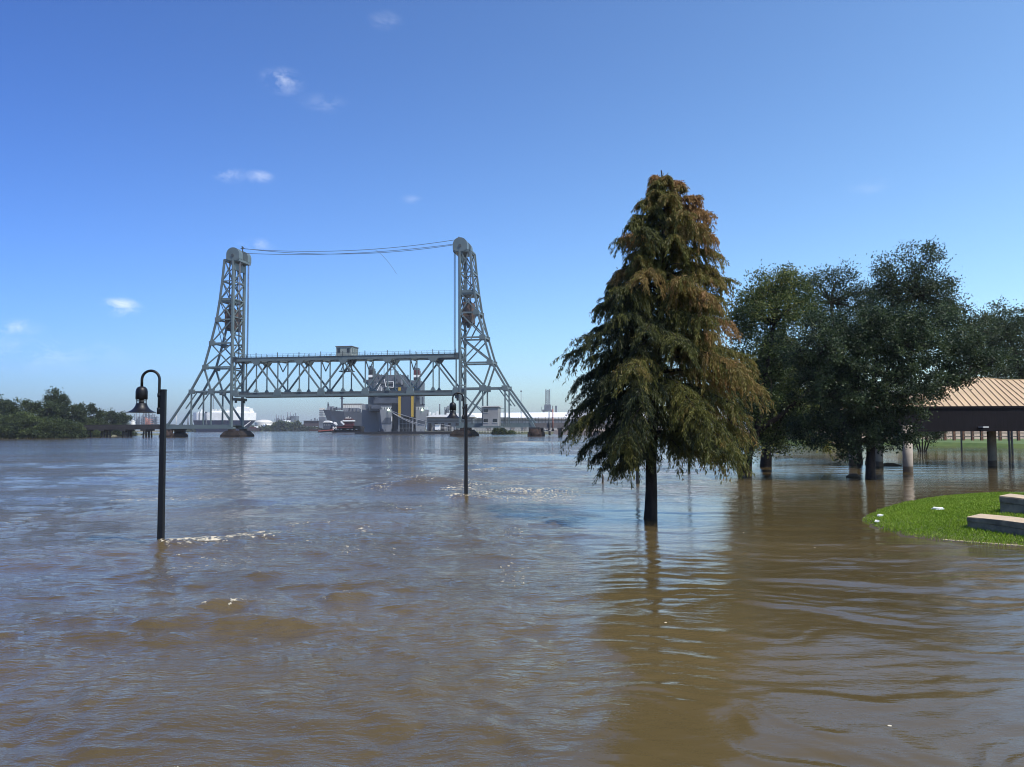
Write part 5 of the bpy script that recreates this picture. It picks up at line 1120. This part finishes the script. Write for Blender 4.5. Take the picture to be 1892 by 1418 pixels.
# fence along the lawn
t = thing('rail_fence', at(1810, 815, 118), 'low brown post fence along the lawn behind the pavilion', 'fence')
for i, x in enumerate(range(1712, 1960, 17)):
    Y = 118 - (x - 1712) * .03; p = at(x, 815, Y); p.z = .4; MB().bar(p, p + Vector((0, 0, 1.5)), .32, .32).build('post', M['fence'], t)
b = MB(); a = at(1712, 810, 118); c = at(1960, 810, 110.6)
for z in (1.0, 1.5): b.bar((a.x, a.y, z), (c.x, c.y, z), .08, .12)
b.build('rail', M['gravel'], t)
t = thing('kerb_strip', flat(1540, 821), 'pale strip of kerb along the far water edge behind the oaks', 'kerb'); b = MB(); p, q = at(1522, 822, 107), at(1562, 821.5, 107); b.box(((p.x + q.x) / 2, 107, .42), (q.x - p.x, 1.0, .2)); b.build('kerb', M['cap'], t)

# ------------------------------------------------------------------ grass island with stone seats
def F2(x, y, z=0.0): p = flat(x, y, z); return (p.x, p.y)
near = [F2(1597, 962), F2(1612, 972), F2(1650, 985), F2(1695, 994), F2(1740, 1000), F2(1800, 1005), F2(1892, 1012), (12.5, 16.0), (20, 14.5)]
farr = [(26, 30), (18, 30), (14.8, 28.2), (12.6, 26.2), (11.0, 24.2), (9.9, 22.6)]
shore_ = np.array(near + farr)
def sdist(px, py):
    """signed distance to the shoreline, positive inside"""
    n = len(shore_); d = np.full(px.shape, 1e9); ins = np.zeros(px.shape, bool)
    for i in range(n):
        a = shore_[i]; c = shore_[(i + 1) % n]; e = c - a; tt = np.clip(((px - a[0]) * e[0] + (py - a[1]) * e[1]) / (e @ e), 0, 1)
        d = np.minimum(d, np.hypot(px - a[0] - tt * e[0], py - a[1] - tt * e[1]))
        cr = (a[1] > py) != (c[1] > py); xx = a[0] + (py - a[1]) * e[0] / (e[1] if abs(e[1]) > 1e-9 else 1e-9); ins ^= cr & (px < xx)
    return np.where(ins, d, -d)
def ground_z(px, py):
    d = sdist(px, py); return np.where(d > 0, .012 + .34 * (1 - np.exp(-d / 2.6)), np.maximum(-.5, .012 + d * .22)) + .02 * (fbm(px * 1.3, py * 1.3, 4) - .5) * np.clip(d, 0, 1)
def island():
    gx = np.linspace(8, 24, 190); gy = np.linspace(13.5, 31, 200); GX, GY = np.meshgrid(gx, gy, indexing='ij'); GZ = ground_z(GX, GY)
    n0, n1 = GX.shape; i = np.arange(n0 - 1)[:, None] * n1 + np.arange(n1 - 1)[None]; fc = np.stack([i, i + n1, i + n1 + 1, i + 1], -1).reshape(-1, 4)
    keep = (GZ.reshape(-1)[fc] > -.45).any(1); me = bpy.data.meshes.new('lawn'); me.from_pydata(np.stack([GX, GY, GZ], -1).reshape(-1, 3).tolist(), [], fc[keep].tolist()); me.materials.append(M['soil']); me.update()
    me.polygons.foreach_set('use_smooth', np.ones(len(me.polygons), dtype=bool))
    o = bpy.data.objects.new('lawn', me); COL.objects.link(o); tag(o, kind='structure')
    g = np.random.default_rng(9); n = 150000; X = g.uniform(8.3, 17, n); Y = g.uniform(15.5, 29.5, n); d = sdist(X, Y); Zg = ground_z(X, Y)
    k = (d > -.08 + .34 * g.random(n) ** 2) & (np.arctan2(X, Y) < R(36)); X, Y, Zg, d = X[k], Y[k], Zg[k], d[k]; n = len(X)
    Dr = g.normal(size=(n, 3)) * .42; Dr[:, 2] = 1; h = (.035 + .05 * fbm(X * 2, Y * 2, 8)) * g.uniform(.6, 1.4, n)
    P = np.stack([X, Y, Zg - .008], -1); T = .15 + .6 * fbm(X * .9, Y * .9, 12) + g.normal(size=n) * .14
    T = np.where(g.random(n) < .03, .95, T)
    tag(quads('grass', leaves(P, Dr, h, .016, g), M['blade'], T), 'short bright green lawn grass on the unflooded mound', 'grass', kind='stuff')
island()
def gz(x, y): return float(ground_z(np.array([x]), np.array([y]))[0])
def seat(pts, tops, depth, label):
    """curved stone seat: pts = front bottom pixels with depth; tops = front top pixels"""
    t = thing('stone_seat', Vector((pts[0][2], 0, 0)), label, 'stone seat', 'terraced stone seats on the mound'); t.location = at(pts[0][0], pts[0][1], pts[0][2])
    bo = [at(x, y, Y) for (x, y, Y) in pts]; to = [at(x, y, Y) for (x, y, Y) in tops]; n = len(bo)
    def ring(m, k0, k1, name, out, z0=None):
        b = MB(); f0 = []; f1 = []; g0 = []; g1 = []
        for p, q in zip(bo, to):
            a = p.lerp(q, k0); c = p.lerp(q, k1); back = Vector((depth * 1.05, depth, 0)); o_ = Vector((-.10 * out, -out, 0))
            a.x = c.x = q.x; a.y = c.y = q.y
            f0.append(a + o_); f1.append(c + o_); g0.append(a + back); g1.append(c + back)
        f0[0] += Vector((-out, 0, 0)); f1[0] += Vector((-out, 0, 0))
        vs = f0 + f1 + g0 + g1; fs = []
        for i in range(n - 1): fs += [(i, i + 1, n + i + 1, n + i), (n + i, n + i + 1, 3 * n + i + 1, 3 * n + i), (3 * n + i, 3 * n + i + 1, 2 * n + i + 1, 2 * n + i), (2 * n + i, 2 * n + i + 1, i + 1, i)]
        fs += [(0, n, 3 * n, 2 * n), (n - 1, 2 * n + n - 1, 3 * n + n - 1, 2 * n - 1)]
        b.add(vs, fs); return b.build(name, m, t, bevel=.012)
    ring(M['block'], -.5, .60, 'base_course', 0); ring(M['cap'] if False else M['block'], .606, .955, 'cap_stone', .03); ring(M['cap'], .96, 1.0, 'top_slab', .022)
seat([(1787, 977, 18.4), (1815, 981, 18.1), (1850, 988, 17.7), (1892, 997, 17.3), (1960, 1013, 16.6)], [(1787, 955, 18.4), (1815, 957.5, 18.1), (1850, 961, 17.7), (1892, 966.5, 17.3), (1960, 976, 16.6)], .62, 'lower weathered stone seat on the grass mound, nearest the water')
seat([(1847, 948, 20.6), (1870, 950.5, 20.4), (1892, 953.5, 20.2), (1960, 962, 19.4)], [(1847, 916, 20.6), (1870, 918.5, 20.4), (1892, 921.5, 20.2), (1960, 929, 19.4)], .6, 'upper weathered stone seat higher on the grass mound')
# concrete edging at the water
b = MB(); e = [F2(1742, 999.5), F2(1800, 1004), F2(1850, 1008), F2(1892, 1011), F2(1960, 1017)]
for p, q in zip(e[:-1], e[1:]): b.box(((p[0] + q[0]) / 2, (p[1] + q[1]) / 2, -.12), (math.hypot(q[0] - p[0], q[1] - p[1]) + .01, .12, .30), (Vector((q[0] - p[0], q[1] - p[1], 0)).normalized(), Vector((p[1] - q[1], q[0] - p[0], 0)).normalized()))
tag(b.build('kerb', M['cap']), 'narrow tan concrete edging along the water side of the grass mound', 'kerb')
g = np.random.default_rng(31)
for i, (x, y, w, lab) in enumerate(((1733, 942, .17, 'largest white scrap of litter high on the grass mound'), (1626, 955, .08, 'small white scrap of litter near the tip of the grass mound'), (1620, 966, .07, 'smallest white scrap of litter at the water edge of the mound'))):
    p = flat(x, y, .1); z = gz(p.x, p.y) + .05; p = flat(x, y, z); b = MB(); m_ = 9
    for k in range(2): b.prism([p + Vector((w * math.cos(a) * g.uniform(.6, 1.1), .5 * w * math.sin(a), .02 * k + .03 * g.random())) for a in np.linspace(0, 2 * math.pi, m_, endpoint=False)], (0.01, 0, .02))
    tag(b.build('litter', M['litter']), lab, 'litter', 'scraps of litter on the grass')
def snag(x, y, h, lab, sd):
    p = flat(x, y); g = np.random.default_rng(sd); b = MB(); b.tube([p + Vector((0, 0, -.3)), p + Vector((.03, 0, h * .6)), p + Vector((-.02 * h, 0, h))], [.05, .04, .015], 7)
    for k in range(4): a = p + Vector((.02, 0, h * (.3 + .15 * k))); b.tube([a, a + Vector((g.normal() * .12, g.normal() * .1, .1 + .06 * g.random()))], [.02, .006], 5)
    tag(b.build('snag', M['wood']), lab, 'snag', 'drowned branches by the cypress')
snag(1036, 826, .75, 'small dark drowned snag in the river left of the cypress', 1)
snag(1113, 892, .42, 'stubby dark branch sticking from the water below the cypress', 2)
def log(x, y, w, lab, sd):
    p = flat(x, y); b = MB(); b.tube([p + Vector((-w / 2, 0, .02)), p + Vector((-.1 * w, .05, .07)), p + Vector((.2 * w, .03, .08)), p + Vector((w / 2, -.05, 0))], [.04, .11, .10, .03], 9); tag(b.build('floating_log', M['wood']), lab, 'log', 'floating logs')
log(1861, 826.5, .9, 'dark floating log by the lawn edge under the pavilion', 1); log(1577, 882, .7, 'dark floating log beside the live oak trunk', 2); log(1642, 861, 1.6, 'dark low debris between the pavilion columns', 3)

# ------------------------------------------------------------------ air
def air():
    b = MB(); b.box((0, 2390, 36.5), (9000, 5220, 79)); m = bpy.data.materials.new('river_haze'); m.use_nodes = True; nt = m.node_tree; nt.nodes.clear()
    v = nt.nodes.new('ShaderNodeVolumePrincipled'); v.inputs['Color'].default_value = (.92, .95, 1.0, 1); v.inputs['Density'].default_value = HAZE; v.inputs['Anisotropy'].default_value = .2
    o = nt.nodes.new('ShaderNodeOutputMaterial'); nt.links.new(v.outputs[0], o.inputs['Volume']); h = b.build('haze', m); tag(h, 'thin pale haze over the river softening the far shore', 'haze', kind='stuff')
HAZE = 0.00014
air()
